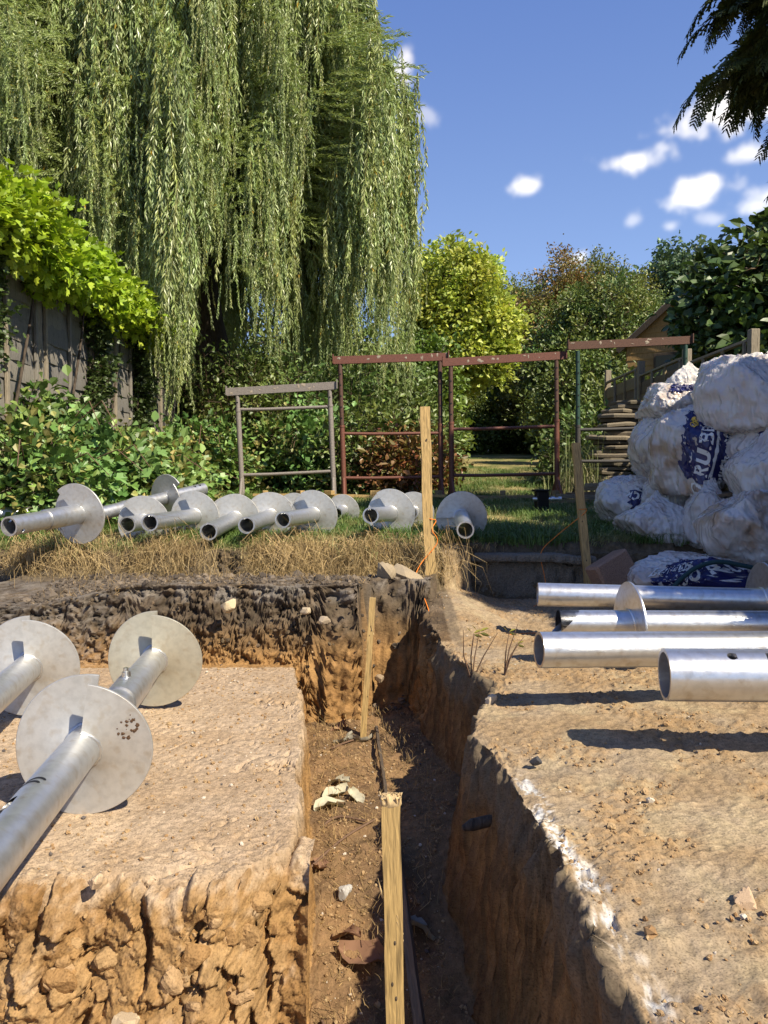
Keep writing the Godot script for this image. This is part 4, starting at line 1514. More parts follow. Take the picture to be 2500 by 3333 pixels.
func build_hedges() -> void:
	# golden climber along the top of the left fence
	var gv := [spray(44, .24, .085, .075, Color(.36, .48, .03), Color(.22, .33, .02), 31, "lobed"), spray(44, .24, .095, .075, Color(.46, .55, .05), Color(.26, .38, .025), 32, "lobed")]
	var root := thing("golden_vine", "bright yellow green climber heaped along the top of the left fence", "climber", Vector3(-2.95, 2.5, -7.0))
	var blobs := []
	for i in 11:
		var d := 5.75 + i * .40
		var f := i / 12.0
		blobs.append([Vector3(-2.98 + .05 * sin(i * 2.0), lerpf(2.93, 2.92, f) + .05 * sin(i * 1.7), -d), Vector3(lerpf(.26, .16, f), lerpf(.20, .10, f), .3)])
	foliage(root, "foliage", blobs, 520, gv, M.golden_leaf, 71, .7, 1.15, -.1, .25, .2)
	var sh := Shape.new()
	for i in 5:
		var d := 5.4 + i * 1.1
		sh.tube([Vector3(-.06, -1.75, 7.0 - d), Vector3(-.03, -.9, 7.1 - d), Vector3(-.02, -.1, 6.8 - d), Vector3(0, .45, 6.7 - d)], [.016, .014, .012, .006], 6)
	put("stem", sh.mesh(), M.bark, root)
	# ivy creeping up the fence in strips
	var ivy := [spray(26, .13, .05, .05, Color(.045, .075, .018), Color(.10, .14, .04), 33, "lobed"), spray(26, .13, .055, .05, Color(.03, .055, .014), Color(.07, .10, .03), 34, "lobed")]
	var spots := [[5.75, "ivy climbing the left edge of the grey fence"], [8.15, "ivy strip climbing beside the pale fence post"], [9.65, "ivy strip climbing the grey fence right of the pale post"], [11.9, "dark ivy covering the fence's far end"]]
	for i in spots.size():
		var d: float = spots[i][0]
		root = thing("ivy", spots[i][1], "ivy", Vector3(-3.0, lawn_y(d), -d), "ivy on the grey fence")
		blobs = []
		for k in 12:
			var wide := .1 + (.25 if i == 3 or i == 0 else .05)
			blobs.append([Vector3(-2.96, lawn_y(d) + .1 + k * .19, -d - .15 * sin(k * .9 + i)), Vector3(.05, .12, wide)])
		foliage(root, "foliage", blobs, 130, ivy, M.broad_leaf, 80 + i, .8, 1.2, -.4, .3)
		sh = Shape.new()
		sh.tube([Vector3(.0, 0, 0), Vector3(.01, .8, .06), Vector3(0, 1.6, -.05), Vector3(0, 2.2, 0)], [.014, .012, .01, .005], 5)
		put("stem", sh.mesh(), M.bark, root)
	# brambles in front of the fence
	var bram := [spray(34, .26, .085, .068, Color(.13, .22, .045), Color(.22, .31, .08), 35), spray(34, .26, .095, .075, Color(.18, .28, .08), Color(.09, .16, .035), 36), spray(30, .26, .08, .05, Color(.32, .29, .10), Color(.18, .22, .06), 37), spray(26, .3, .10, .085, Color(.15, .26, .07), Color(.10, .19, .045), 38, "lobed")]
	var bspots := [[-2.8, 6.2, .45, .42, "bramble patch at the left edge of the picture behind the marked pipe"], [-2.6, 7.0, .55, .37, "tangled bramble patch left of the high lying pile"], [-2.45, 7.3, .45, .36, "bramble patch behind the biggest turf plate"], [-2.4, 8.2, .36, .32, "leafy bramble patch left of the grey trestle"], [-2.6, 8.6, .42, .36, "bramble patch climbing against the grey fence"], [-1.05, 10.7, .55, .7, "bramble patch seen through the grey trestle"], [-2.3, 10.3, .42, .5, "dark bramble patch behind the grey trestle's left post"], [-2.85, 6.7, .25, .62, "bramble reaching up the grey fence on the left"]]
	for i in bspots.size():
		var b: Array = bspots[i]
		var gy := lawn_y(b[1])
		root = thing("bramble", b[4], "bramble", Vector3(b[0], gy, -b[1]), "brambles along the left fence")
		foliage(root, "foliage", [[Vector3(b[0], gy + b[3] * .7, -b[1]), Vector3(b[2], b[3], b[2])], [Vector3(b[0] + .3, gy + b[3] * .4, -b[1] + .15), Vector3(b[2] * .7, b[3] * .6, b[2] * .7)]], 210, bram, M.broad_leaf, 90 + i, .7, 1.15, -.02, .35, .35)
		var r := RandomNumberGenerator.new()
		r.seed = i + 5
		sh = Shape.new()
		for k in 9:
			var a := r.randf() * TAU
			var l := r.randf_range(.5, 1.1)
			var h := b[3] * r.randf_range(.8, 1.7) as float
			sh.tube([Vector3(r.randfn() * .15, 0, r.randfn() * .15), Vector3(cos(a) * l * .35, h * .8, sin(a) * l * .35), Vector3(cos(a) * l * .75, h, sin(a) * l * .75), Vector3(cos(a) * l, h * .7, sin(a) * l)], [.007, .006, .005, .003], 5)
		put("stem", sh.mesh(), M.twig, root)
	# weeds and docks behind the trestles
	var weed := [spray(34, .3, .12, .05, Color(.10, .16, .035), Color(.17, .22, .06), 41, "lance"), spray(34, .3, .10, .06, Color(.13, .18, .045), Color(.08, .12, .03), 42)]
	var dock := [spray(40, .28, .06, .03, Color(.20, .085, .035), Color(.13, .05, .025), 43), spray(34, .28, .11, .06, Color(.13, .15, .04), Color(.22, .12, .045), 44)]
	var wspots := [[-.35, 10.4, .55, .55, 0], [.2, 10.8, .6, .65, 0], [.40, 10.5, .40, .40, 1], [.15, 10.0, .35, .33, 1], [.6, 11.6, .35, .5, 0], [2.75, 11.3, .35, .5, 0], [3.1, 11.8, .45, .6, 0], [-1.4, 11.2, .7, .95, 0], [-2.2, 11.6, .75, 1.2, 0], [-.5, 12.0, .8, 1.0, 0]]
	var wl := ["weedy green bush behind the left red trestle's left post", "weedy green bush in the middle behind the left red trestle", "rusty red dock plant behind the tall stake", "low rusty red dock plant in front of the weeds", "reedy weed clump between the two red trestles", "leafy weed clump right of the right red trestle", "leafy weed clump below the brown fence", "dark weed bush behind the grey trestle", "dark tall bush in the willow's shade by the fence end", "dark weed bush under the willow's tips"]
	for i in wspots.size():
		var b: Array = wspots[i]
		var gy := lawn_y(b[1])
		root = thing("weed_bush", wl[i], "weeds", Vector3(b[0], gy, -b[1]), "weeds behind the trestles")
		foliage(root, "foliage", [[Vector3(b[0], gy + b[3] * .7, -b[1]), Vector3(b[2], b[3], b[2])]], 130, dock if b[4] else weed, M.broad_leaf, 190 + i, .7, 1.15, .0, .35, .3)
		var r := RandomNumberGenerator.new()
		r.seed = i + 50
		sh = Shape.new()
		for k in 10:
			var o := Vector3(r.randfn() * .25, 0, r.randfn() * .25)
			sh.tube([o * .4, o * .8 + Vector3(0, b[3] * .8, 0), o + Vector3(0, b[3] * r.randf_range(1.2, 1.7), 0)], [.006, .005, .002], 4)
		put("stem", sh.mesh(), M.twig, root)

# ---------------------------------------------------------------- trestles
func trestle(label: String, d: float, left: Array, right: Array, top: Array, rails: Array, split: float, m: Array) -> void:
	# left, right: [x at the top, x at the foot, top y, foot y]; top: [x0, y0, x1, y1]; rails: [y left, y right]
	var root := thing("trestle", label, "trestle", Vector3((left[1] + right[1]) * .5, left[3], -d), "builders' trestles in a row")
	var o := root.position
	var at := func(side: Array, y: float) -> Vector3:
		var f: float = (y - side[3]) / (side[2] - side[3])
		return Vector3(lerpf(side[1], side[0], f), y, -d) - o
	for s in [left, right]:
		var sh := Shape.new()
		var mid: float = lerpf(s[3], s[2], split)
		sh.tube([at.call(s, s[3]), at.call(s, s[3] + .3), at.call(s, mid)], [.031], 16)
		sh.tube([at.call(s, mid - .02), at.call(s, mid + .006)], [.035], 16)
		put("lower_post", sh.mesh(), m[0], root)
		sh = Shape.new()
		sh.tube([at.call(s, mid - .02), at.call(s, s[2])], [.026], 16)
		var inner := put("upper_post", sh.mesh(), m[1], root)
		sh = Shape.new()
		var y := mid + .09
		while y < s[2] - .08:
			var p: Vector3 = at.call(s, y)
			sh.tube([p + Vector3(0, 0, .0245), p + Vector3(0, 0, .0275)], [.010], 10)
			y += .13
		put("pin_hole", sh.mesh(), M.black_iron, inner)
		# feet: two struts running to the ground front and back
		for z in [-1.0, 1.0]:
			sh = Shape.new()
			var p: Vector3 = at.call(s, s[3] + .26)
			sh.tube([p, p + Vector3(.02 * z, -.26, z * .24)], [.017, .017], 10)
			put("foot", sh.mesh(), m[0], root)
	for q in rails:
		var sh := Shape.new()
		var a: Vector3 = at.call(left, q[0])
		var b: Vector3 = at.call(right, q[1])
		sh.tube([a, a.lerp(b, .3) - Vector3(0, .006, 0), a.lerp(b, .65) - Vector3(0, .004, 0), b], [.0195], 12)
		put("cross_rail", sh.mesh(), m[0], root)
	var a := Vector3(top[0], top[1], -d) - o
	var b := Vector3(top[2], top[3], -d) - o
	var sh := Shape.new()
	var bs := along(a, b)
	# an angle section: an upright web and a flat foot
	sh.box((a + b) * .5 + Vector3(0, .01, .026), Vector3(.008, a.distance_to(b), .092), Basis(bs.z.cross(bs.y).normalized(), bs.y, Vector3.UP) if false else Basis(Vector3.BACK, bs.y, bs.y.cross(Vector3.BACK) * -1.0), .002)
	put("top_rail", sh.mesh(), m[2], root)
	sh = Shape.new()
	sh.box((a + b) * .5 + Vector3(0, -.028, -.004), Vector3(.052, a.distance_to(b), .008), Basis(Vector3.BACK, bs.y, bs.y.cross(Vector3.BACK) * -1.0), .002)
	put("top_flange", sh.mesh(), m[2], root)
	for e in [a, b]:
		sh = Shape.new()
		sh.box(e + Vector3(0, .025, .028), Vector3(.012, .11, .06), Basis.IDENTITY, .002)
		put("end_stop", sh.mesh(), m[2], root)
	# splashes of dried mortar
	var r := RandomNumberGenerator.new()
	r.seed = int(top[0] * 100) + 600
	for k in 9:
		var f := r.randf()
		var c := a.lerp(b, f) + Vector3(0, .02 + r.randf_range(-.03, .02), .0308)
		sh = Shape.new()
		var ring := []
		var w := r.randf_range(.008, .035)
		var h := r.randf_range(.006, .03)
		for t in 9:
			var an := TAU * t / 9.0
			ring.append(c + Vector3(cos(an) * w, sin(an) * h, 0) * r.randf_range(.5, 1.1))
		for t in 9:
			sh.tri(c + Vector3(0, 0, .003), ring[t], ring[(t + 1) % 9])
		put("mortar_splash", sh.mesh(), M.mortar, root)

func build_trestles() -> void:
	trestle("low grey steel trestle, leftmost of the row", 9.4, [-1.74, -1.685, 2.02, .79], [-.645, -.595, 2.09, .80], [-1.865, 2.05, -.557, 2.128], [[1.855, 1.89], [1.08, 1.125]], .86, [M.grey_steel, M.grey_steel, M.grey_steel])
	trestle("left of the two tall red trestles, next to the grey one", 9.45, [-.525, -.475, 2.41, .795], [.665, .685, 2.44, .80], [-.605, 2.43, .765, 2.475], [[1.575, 1.58], [1.045, 1.06]], .54, [M.red_paint, M.dark_red, M.red_paint])
	trestle("right of the two tall red trestles, behind the black clamp", 9.35, [.785, .805, 2.39, .79], [2.03, 2.055, 2.43, .80], [.69, 2.39, 2.14, 2.475], [[1.62, 1.655], [1.075, 1.095]], .57, [M.red_paint, M.dark_red, M.red_paint])
	trestle("green and rust trestle in front of the stone stack, highest of the row", 9.3, [2.27, 2.29, 2.53, .79], [3.53, 3.54, 2.60, .80], [2.15, 2.575, 3.60, 2.645], [[1.61, 1.65], [1.24, 1.26]], .50, [M.dark_steel, M.green_paint, M.brown_rust])

# ---------------------------------------------------------------- stakes and timber
func stick(a: Vector3, b: Vector3, w: float, t: float, m: Material, called: String, parent: Node3D, bev := .0015, sd := 0) -> MeshInstance3D:
	var sh := Shape.new()
	var p := PackedVector3Array()
	var bs := along(a, b, Vector3.BACK)
	var n := 14
	var l := a.distance_to(b)
	for i in n:
		var f := i / (n - 1.0)
		var c := Vector3(n2.get_noise_2d(f * 2.0, sd) * .006 * l, l * f, n2.get_noise_2d(f * 2.0, sd + 30.0) * .006 * l)
		for q in [[-1, -1], [1, -1], [1, 1], [-1, 1]]:
			var nx: float = 1.0 + .06 * n2.get_noise_2d(f * 9.0, sd + q[0] * 3.0 + q[1])
			p.append(c + Vector3(q[0] * w * .5 * nx, 0, q[1] * t * .5 * nx))
	for i in n - 1:
		for k in 4:
			var k2 := (k + 1) % 4
			sh.quad(p[i * 4 + k], p[(i + 1) * 4 + k], p[(i + 1) * 4 + k2], p[i * 4 + k2])
	sh.quad(p[0], p[1], p[2], p[3])
	var e := (n - 1) * 4
	sh.quad(p[e + 3], p[e + 2], p[e + 1], p[e])
	var o := put(called, sh.mesh(), m, parent)
	o.transform = Transform3D(bs, a - (parent.position if parent else Vector3.ZERO))
	return o

func cord(path: Array, r: float, m: Material, called: String, parent: Node3D, sides := 5) -> MeshInstance3D:
	var c := Curve3D.new()
	for i in path.size():
		var t: Vector3 = (path[mini(i + 1, path.size() - 1)] - path[maxi(i - 1, 0)]) * .17
		c.add_point(path[i], -t, t)
	var pts := []
	var n := path.size() * 7
	for i in n + 1:
		pts.append(c.sample_baked(c.get_baked_length() * i / n, true))
	var sh := Shape.new()
	sh.tube(pts, [r], sides)
	return put(called, sh.mesh(), m, parent)

func stake(label: String, a: Vector3, b: Vector3, w: float, t: float, sd: int, fray := 0) -> Node3D:
	var root := thing("wooden_stake", label, "stake", a, "wooden marker stakes")
	stick(a, b, w, t, M.new_pine, "shaft", root, .0015, sd)
	var up := (b - a).normalized()
	if fray > 20:
		var hd := Shape.new()
		var hp := PackedVector3Array()
		for j in 8:
			for i in 29:
				var an := TAU * i / 28.0
				var f := j / 7.0
				var rr: float = [.92, 1.06, 1.15, 1.14, 1.02, .75, .4, .0][j]
				var sq := 1.0 / maxf(absf(cos(an)), absf(sin(an)))
				sq = lerpf(1.0, sq, .75)
				var k := 1.0 + .10 * n1.get_noise_2d(an * 2.0, f * 2.0)
				hp.append(b - a + Vector3(cos(an) * w * .5 * sq * rr * k, -.020 + [.0, .004, .010, .016, .021, .0235, .025, .0255][j] + .004 * n2.get_noise_2d(an * 3.0, f * 5.0), sin(an) * t * .5 * sq * rr * k))
		hd.sheet(hp, 29, 8, PackedColorArray(), true, true)
		put("bruised_head", hd.mesh(), M.cut_pine, root)
	# hammered top: bruised fibres
	var r := RandomNumberGenerator.new()
	r.seed = sd
	for i in fray:
		var sh := Shape.new()
		var e := b - a + Vector3(r.randf_range(-.5, .5) * w, .002, r.randf_range(-.5, .5) * t)
		var out := Vector3(r.randfn(), r.randf_range(.2, 1.0), r.randfn()).normalized()
		sh.tube([e - up * .012, e + out * r.randf_range(.003, .009)], [r.randf_range(.0025, .005), .0012], 5)
		put("frayed_fibre", sh.mesh(), M.cut_pine, root)
	for i in 3 if fray else 1:
		# splinters down the side
		var sh := Shape.new()
		var h := r.randf_range(.55, .93)
		var e := (b - a) * h + Vector3(w * .5 * (-1.0 if r.randf() < .6 else 1.0), 0, t * .3)
		sh.tube([e, e + Vector3(-.006, .02, .004), e + Vector3(-.011, .045, .008)], [.003, .0022, .0006], 4)
		put("splinter", sh.mesh(), M.cut_pine, root)
	# knots
	for i in 3:
		var sh := Shape.new()
		var e := (b - a) * r.randf_range(.15, .9) + Vector3(r.randf_range(-.2, .2) * w, 0, t * .5)
		var ring := []
		for k in 8:
			var an := TAU * k / 8.0
			ring.append(e + Vector3(cos(an) * w * .07, sin(an) * w * .14, .0015))
		for k in 8:
			sh.tri(e + Vector3(0, 0, .003), ring[k], ring[(k + 1) % 8])
		put("knot", sh.mesh(), M.dark_timber, root)
	return root

func build_stakes_and_timber() -> void:
	stake("tall pine stake at the turf edge in the middle, tied with orange string", Vector3(.262, .40, -4.42), Vector3(.230, 1.423, -4.50), .056, .045, 3, 5)
	stake("pine stake in the shade right of the kerb, beside the brick lump", Vector3(1.262, .24, -4.80), Vector3(1.199, 1.24, -4.95), .046, .040, 4, 2)
	stake("thin pine stake standing at the far end of the trench", Vector3(-.095, -.18, -3.42), Vector3(-.047, .494, -3.42), .026, .022, 5, 0)
	stake("nearest pine stake in the trench with a hammered frayed top", Vector3(.026, -.36, -1.60), Vector3(.014, .352, -1.60), .038, .032, 6, 46)
	var root := thing("floor_batten", "dark weathered batten lying along the trench floor", "batten", Vector3(.0, floor_y(2.5), -2.5))
	stick(Vector3(.105, floor_y(1.3) + .035, -1.35), Vector3(.03, floor_y(2.45) + .03, -2.45), .022, .03, M.brown_timber, "batten", root, .001, 8)
	root = thing("floor_lath", "thin dark lath on the trench floor beyond the nearest stake", "lath", Vector3(.0, floor_y(3.1), -3.1))
	stick(Vector3(.01, floor_y(2.7) + .02, -2.7), Vector3(-.035, floor_y(3.45) + .03, -3.45), .014, .012, M.dark_timber, "lath", root, .001, 9)
	# strings
	var s := cord([Vector3(.225, .80, -4.50), Vector3(.262, .79, -4.425), Vector3(.295, .78, -4.46), Vector3(.27, .73, -4.42), Vector3(.30, .66, -4.42), Vector3(.21, .55, -4.38), Vector3(.17, .50, -4.2), Vector3(.20, .42, -3.98), Vector3(.235, .30, -3.8), Vector3(.20, .2, -3.72), Vector3(.205, .08, -3.62)], .0028, M.string, "orange_string", null)
	tag(s, "orange builders' string hanging from the tall middle stake into the trench", "string")
	s = cord([Vector3(1.20, .83, -4.86), Vector3(1.225, .83, -4.86), Vector3(1.255, .83, -4.87), Vector3(1.23, .80, -4.86), Vector3(1.08, .66, -4.93), Vector3(.98, .56, -4.9), Vector3(.99, .42, -4.85), Vector3(1.0, .30, -4.8), Vector3(.86, .285, -4.5)], .0022, M.string, "orange_string", null)
	tag(s, "orange string tied round the shaded stake and trailing over the kerb", "string")
	s = cord([Vector3(.30, .29, -3.6), Vector3(.5, .287, -3.62), Vector3(.72, .286, -3.7), Vector3(.9, .287, -3.55)], .0018, M.string, "orange_string", null)
	tag(s, "loose orange string lying on the bank behind the seedlings", "string")
	# long batten on pegs in front of the trestles
	root = thing("lawn_batten", "long pine batten fixed level across the lawn below the trestles", "batten", Vector3(.5, lawn_y(9.0), -9.0))
	stick(Vector3(-1.5, lawn_y(9.0) + .075, -9.05), Vector3(.70, lawn_y(8.9) + .07, -8.9), .03, .055, M.new_pine, "batten", root, .002, 11)
	stick(Vector3(.72, lawn_y(8.9) + .062, -8.9), Vector3(2.3, lawn_y(8.8) + .065, -8.8), .03, .07, M.old_board, "batten", root, .002, 12)
	for x in [-1.35, -.95, -.62, -.1, .12, .62, 1.35, 1.95]:
		var sh := Shape.new()
		sh.box(Vector3(x - .5, .10, .04), Vector3(.11 if x < 0 else .07, .05, .06), Basis(Vector3.UP, x), .004)
		put("peg", sh.mesh(), M.new_pine if x < .5 else M.old_board, root)
	# black clamp with a bolt on the lawn
	root = thing("post_clamp", "small black iron post clamp with a steel bolt on the lawn", "clamp", Vector3(1.48, lawn_y(7.4) + .02, -7.4))
	var sh := Shape.new()
	sh.box(Vector3(0, .085, 0), Vector3(.115, .19, .09), Basis(Vector3.UP, .2), .006)
	put("body", sh.mesh(), M.black_iron, root)
	sh = Shape.new()
	sh.box(Vector3(-.01, .19, .0), Vector3(.135, .02, .11), Basis(Vector3.UP, .2), .004)
	put("cap", sh.mesh(), M.black_iron, root)
	sh = Shape.new()
	sh.tube([Vector3(-.09, .11, .02), Vector3(.17, .11, .02)], [.014], 12)
	put("bolt", sh.mesh(), M.zinc_bolt, root)
	for x in [-.08, .085, .15]:
		sh = Shape.new()
		sh.tube([Vector3(x, .11, .02), Vector3(x + .03, .11, .02)], [.026], 6)
		put("nut", sh.mesh(), M.zinc_bolt, root)
	# planks dumped beside the stone stack
	var r := RandomNumberGenerator.new()
	r.seed = 19
	var pl := ["pale plank on top of the heap below the green trestle", "sawn plank end jutting towards the viewer from the heap", "plank at the left foot of the timber heap", "thick plank at the bottom of the timber heap", "grey plank lying behind in the timber heap", "short plank leaning in the timber heap", "long dark plank under the timber heap", "narrow plank on the right of the timber heap"]
	for i in 8:
		var c := Vector3(2.18 + .12 * i, lawn_y(8.6) + .03 + .045 * (i % 5), -8.55 - .06 * i)
		var dirv := Vector3(cos(r.randf_range(-.4, .4)), r.randf_range(-.03, .06), -sin(r.randf_range(-.5, .6)))
		var o := thing("plank", pl[i], "plank", c, "planks heaped beside the stone stack")
		stick(c - dirv * .42, c + dirv * .42, .045, .11, [M.old_board, M.pale_timber, M.brown_timber][i % 3], "board", o, .002, 40 + i)
	# stack of stone slabs
	var y := lawn_y(9.9) - .01
	var words := ["bottom", "second", "third", "fourth", "fifth", "sixth", "seventh", "eighth", "ninth", "tenth", "eleventh", "twelfth", "thirteenth", "fourteenth", "fifteenth", "sixteenth", "seventeenth", "eighteenth", "nineteenth", "twentieth", "twenty first", "topmost"]
	for k in 22:
		for j in 2:
			var w := r.randf_range(.42, .66)
			var th := r.randf_range(.040, .054)
			var x0 := lerpf(2.92, 3.16, clampf((k - 13) / 9.0, 0, 1)) + j * .60 + r.randf_range(-.09, .06)
			var q := Shape.new()
			var n := 9
			var rim := []
			for t in n:
				var an := TAU * t / n + r.randf_range(-.2, .2)
				var sq := 1.0 / maxf(absf(cos(an)), absf(sin(an)))
				rim.append(Vector3(cos(an) * w * .5 * sq * r.randf_range(.85, 1.05), r.randf_range(-.008, .008), sin(an) * .24 * sq * r.randf_range(.85, 1.1)))
			q.col = Color(.20, .165, .115) * r.randf_range(.7, 1.4)
			for t in n:
				var a: Vector3 = rim[t]
				var b: Vector3 = rim[(t + 1) % n]
				var u := Vector3(0, th * .5, 0)
				q.quad(b * .97 - u, a * .97 - u, a + u * .2, b + u * .2)
				q.quad(b + u * .2, a + u * .2, a * .95 + u, b * .95 + u)
				q.tri(u, b * .95 + u, a * .95 + u)
				q.tri(-u, a * .97 - u, b * .97 - u)
			var o := put("flat_stone", q.mesh(), M.stone)
			o.position = Vector3(x0, y + th * .5, -9.95 + r.randf_range(-.06, .08))
			o.rotation = Vector3(r.randf_range(-.03, .03), r.randf_range(-.25, .25), r.randf_range(-.05, .05))
			tag(o, "%s flat stone in the %s layer of the dry stack" % [["left", "right"][j], words[k]], "stone", "flat stones stacked behind the green trestle")
		y += .054

# ---------------------------------------------------------------- sacks
# a point on a crumpled sack; u runs round (0..1), v from the bottom (0) to the top (1)
func sack_point(s: Dictionary, u: float, v: float) -> Vector3:
	var a := u * TAU
	var b := (v - .5) * PI
	var e: float = s.get("box", .75)
	var cx := signf(cos(a)) * pow(absf(cos(a)), e)
	var cz := signf(sin(a)) * pow(absf(sin(a)), e)
	var cb := pow(maxf(cos(b), 0.0), .72)
	var sb := signf(sin(b)) * pow(absf(sin(b)), .85)
	var p := Vector3(cx * cb, sb, cz * cb)
	var sd: float = s.seed * 13.7
	var q := p * 1.5 + Vector3(sd, sd * .3, -sd)
	var big := n1.get_noise_3dv(q * .5) * .16
	# lumps of rubble hold the film out at corners; between them it is pulled flat
	var dirn := p.normalized()
	var cut := 1.6
	for c in s.cuts:
		var f: float = dirn.dot(c[0])
		if f > .1:
			cut = minf(cut, c[1] / f)
	var flat := lerpf(1.0, minf(1.0, cut / maxf(p.length(), .2)), .93)
	# sharp pleats where the film is gathered, fading towards the belly of the sack
	var pleat := 1.0 - minf(1.0, absf(n2.get_noise_3d(q.x * 1.7 + q.y * .9, q.y * .45, q.z * 1.7 - q.y * .6)) * 6.0)
	var crease := 1.0 - minf(1.0, absf(nf.get_noise_3d(q.x * 2.9 - q.y, q.y * 1.2 + q.z, q.z * 2.9)) * 5.5)
	p *= (1.08 + big) * flat + .042 * pleat * pleat + .028 * crease * crease
	var pk: float = s.get("peak", 0.0)
	if pk > 0.0 and v > .6:
		var t := smoothstep(.6, 1.0, v)
		p.x *= 1.0 - .75 * t
		p.z *= 1.0 - .75 * t
		p.y += pk * t * t
		p += Vector3(s.get("lean", 0.0) * t, 0, 0)
	p *= s.r as Vector3
	p.y = maxf(p.y, -(s.r as Vector3).y * .86)
	return p

func sack_normal(s: Dictionary, u: float, v: float) -> Vector3:
	var du := sack_point(s, u + .004, v) - sack_point(s, u - .004, v)
	var dv := sack_point(s, u, v + .004) - sack_point(s, u, v - .004)
	var n := dv.cross(du).normalized()
	return n if n.dot(sack_point(s, u, v)) > 0 else -n

func sack(label: String, c: Vector3, radii: Vector3, turn: float, sd: float, o := {}) -> void:
	var s := {"r": radii, "seed": sd, "box": o.get("box", .75), "peak": o.get("peak", 0.0), "lean": o.get("lean", 0.0), "cuts": []}
	var rc := RandomNumberGenerator.new()
	rc.seed = int(sd) * 7 + 1
	for k in 24:
		s.cuts.append([Vector3(rc.randfn(), rc.randfn(), rc.randfn()).normalized(), rc.randf_range(.74, 1.02)])
	var root := thing("rubble_sack", label, "rubble sack", c - Vector3(0, radii.y * .86, 0), "plastic rubble sacks heaped on the right")
	root.rotation.y = turn
	var up := Vector3(0, radii.y * .86, 0)
	var nu := 105
	var nv := 64
	var p := PackedVector3Array()
	var cols := PackedColorArray()
	for j in nv:
		for i in nu:
			var u := float(i) / (nu - 1)
			var q := sack_point(s, u, .004 + .992 * j / (nv - 1.0))
			p.append(q + up)
			var k := clampf(.35 + n1.get_noise_3dv(q * 5.0 + Vector3(sd, 2, 2)) * 1.5, 0, 1)
			cols.append(Color(1.08, 1.10, 1.14).lerp(Color(.66, .52, .40), k * o.get("dirt", .8)))
	var sh := Shape.new()
	sh.sheet(p, nu, nv, cols, true, true)
	put("film", sh.mesh(), M.sack, root)
	for pr in o.get("prints", []):
		# [u0, u1, v0, v1, [[text, u, v, height in v, angle, ink], ...]]
		var gu := 64
		var gv := 44
		p = PackedVector3Array()
		for j in gv:
			for i in gu:
				var fu := i / (gu - 1.0)
				var fv := j / (gv - 1.0)
				var edge := Vector2(n2.get_noise_2d(fv * 5.0, sd * 9.0), n2.get_noise_2d(fu * 5.0, sd * 5.0 + 20.0)) * .03
				var u: float = lerpf(pr[0], pr[1], fu) + edge.x * (absf(fu - .5) * 2.0)
				var v: float = lerpf(pr[2], pr[3], fv) + edge.y * (absf(fv - .5) * 2.0)
				p.append(sack_point(s, u, v) + sack_normal(s, u, v) * .0035 + up)
		sh = Shape.new()
		sh.sheet(p, gu, gv, PackedColorArray(), false, true)
		var panel := put("printed_panel", sh.mesh(), M.sack_print, root)
		for t in pr[4]:
			letters(s, t, up, panel)

func letters(s: Dictionary, t: Array, up: Vector3, parent: Node3D) -> void:
	var arr: Array
	if t[0] == "|":
		# a printed stripe
		var bar := BoxMesh.new()
		bar.size = Vector3(float(t[6]), 1.0, .001)
		bar.subdivide_width = 30
		arr = bar.get_mesh_arrays()
	else:
		var tm := TextMesh.new()
		var f := SystemFont.new()
		f.font_names = PackedStringArray(["Droid Sans"])
		f.font_weight = 700
		tm.font = f
		tm.text = t[0]
		tm.font_size = 64
		tm.pixel_size = 1.0 / 48.0
		tm.depth = 0.0
		tm.curve_step = 4.0
		arr = tm.get_mesh_arrays()
	var v: PackedVector3Array = arr[Mesh.ARRAY_VERTEX]
	var ix: PackedInt32Array = arr[Mesh.ARRAY_INDEX] if arr[Mesh.ARRAY_INDEX] != null else PackedInt32Array(range(v.size()))
	var sh := Shape.new()
	var rr: Vector3 = s.r
	var ratio: float = PI * rr.y / (TAU * (rr.x + rr.z) * .5)
	var ca := cos(float(t[4]))
	var sa := sin(float(t[4]))
	var place := func(q: Vector3) -> Vector3:
		var x: float = (q.x * ca - q.y * sa) * float(t[3])
		var y: float = (q.x * sa + q.y * ca) * float(t[3])
		var u: float = float(t[1]) - x * ratio
		var w: float = float(t[2]) + y
		return sack_point(s, u, w) + sack_normal(s, u, w) * .008 + up
	for k in range(0, ix.size(), 3):
		var a: Vector3 = place.call(v[ix[k]])
		var b: Vector3 = place.call(v[ix[k + 1]])
		var c: Vector3 = place.call(v[ix[k + 2]])
		if (b - a).cross(c - a).dot((a + b + c) / 3.0 - up) < 0.0:
			var z := b
			b = c
			c = z
		sh.tri(a, b, c)
	var o := put("lettering" if t[0] != "|" else "printed_stripe", sh.mesh(), M[t[5]], parent)
	o.set_meta("kind", "stuff")

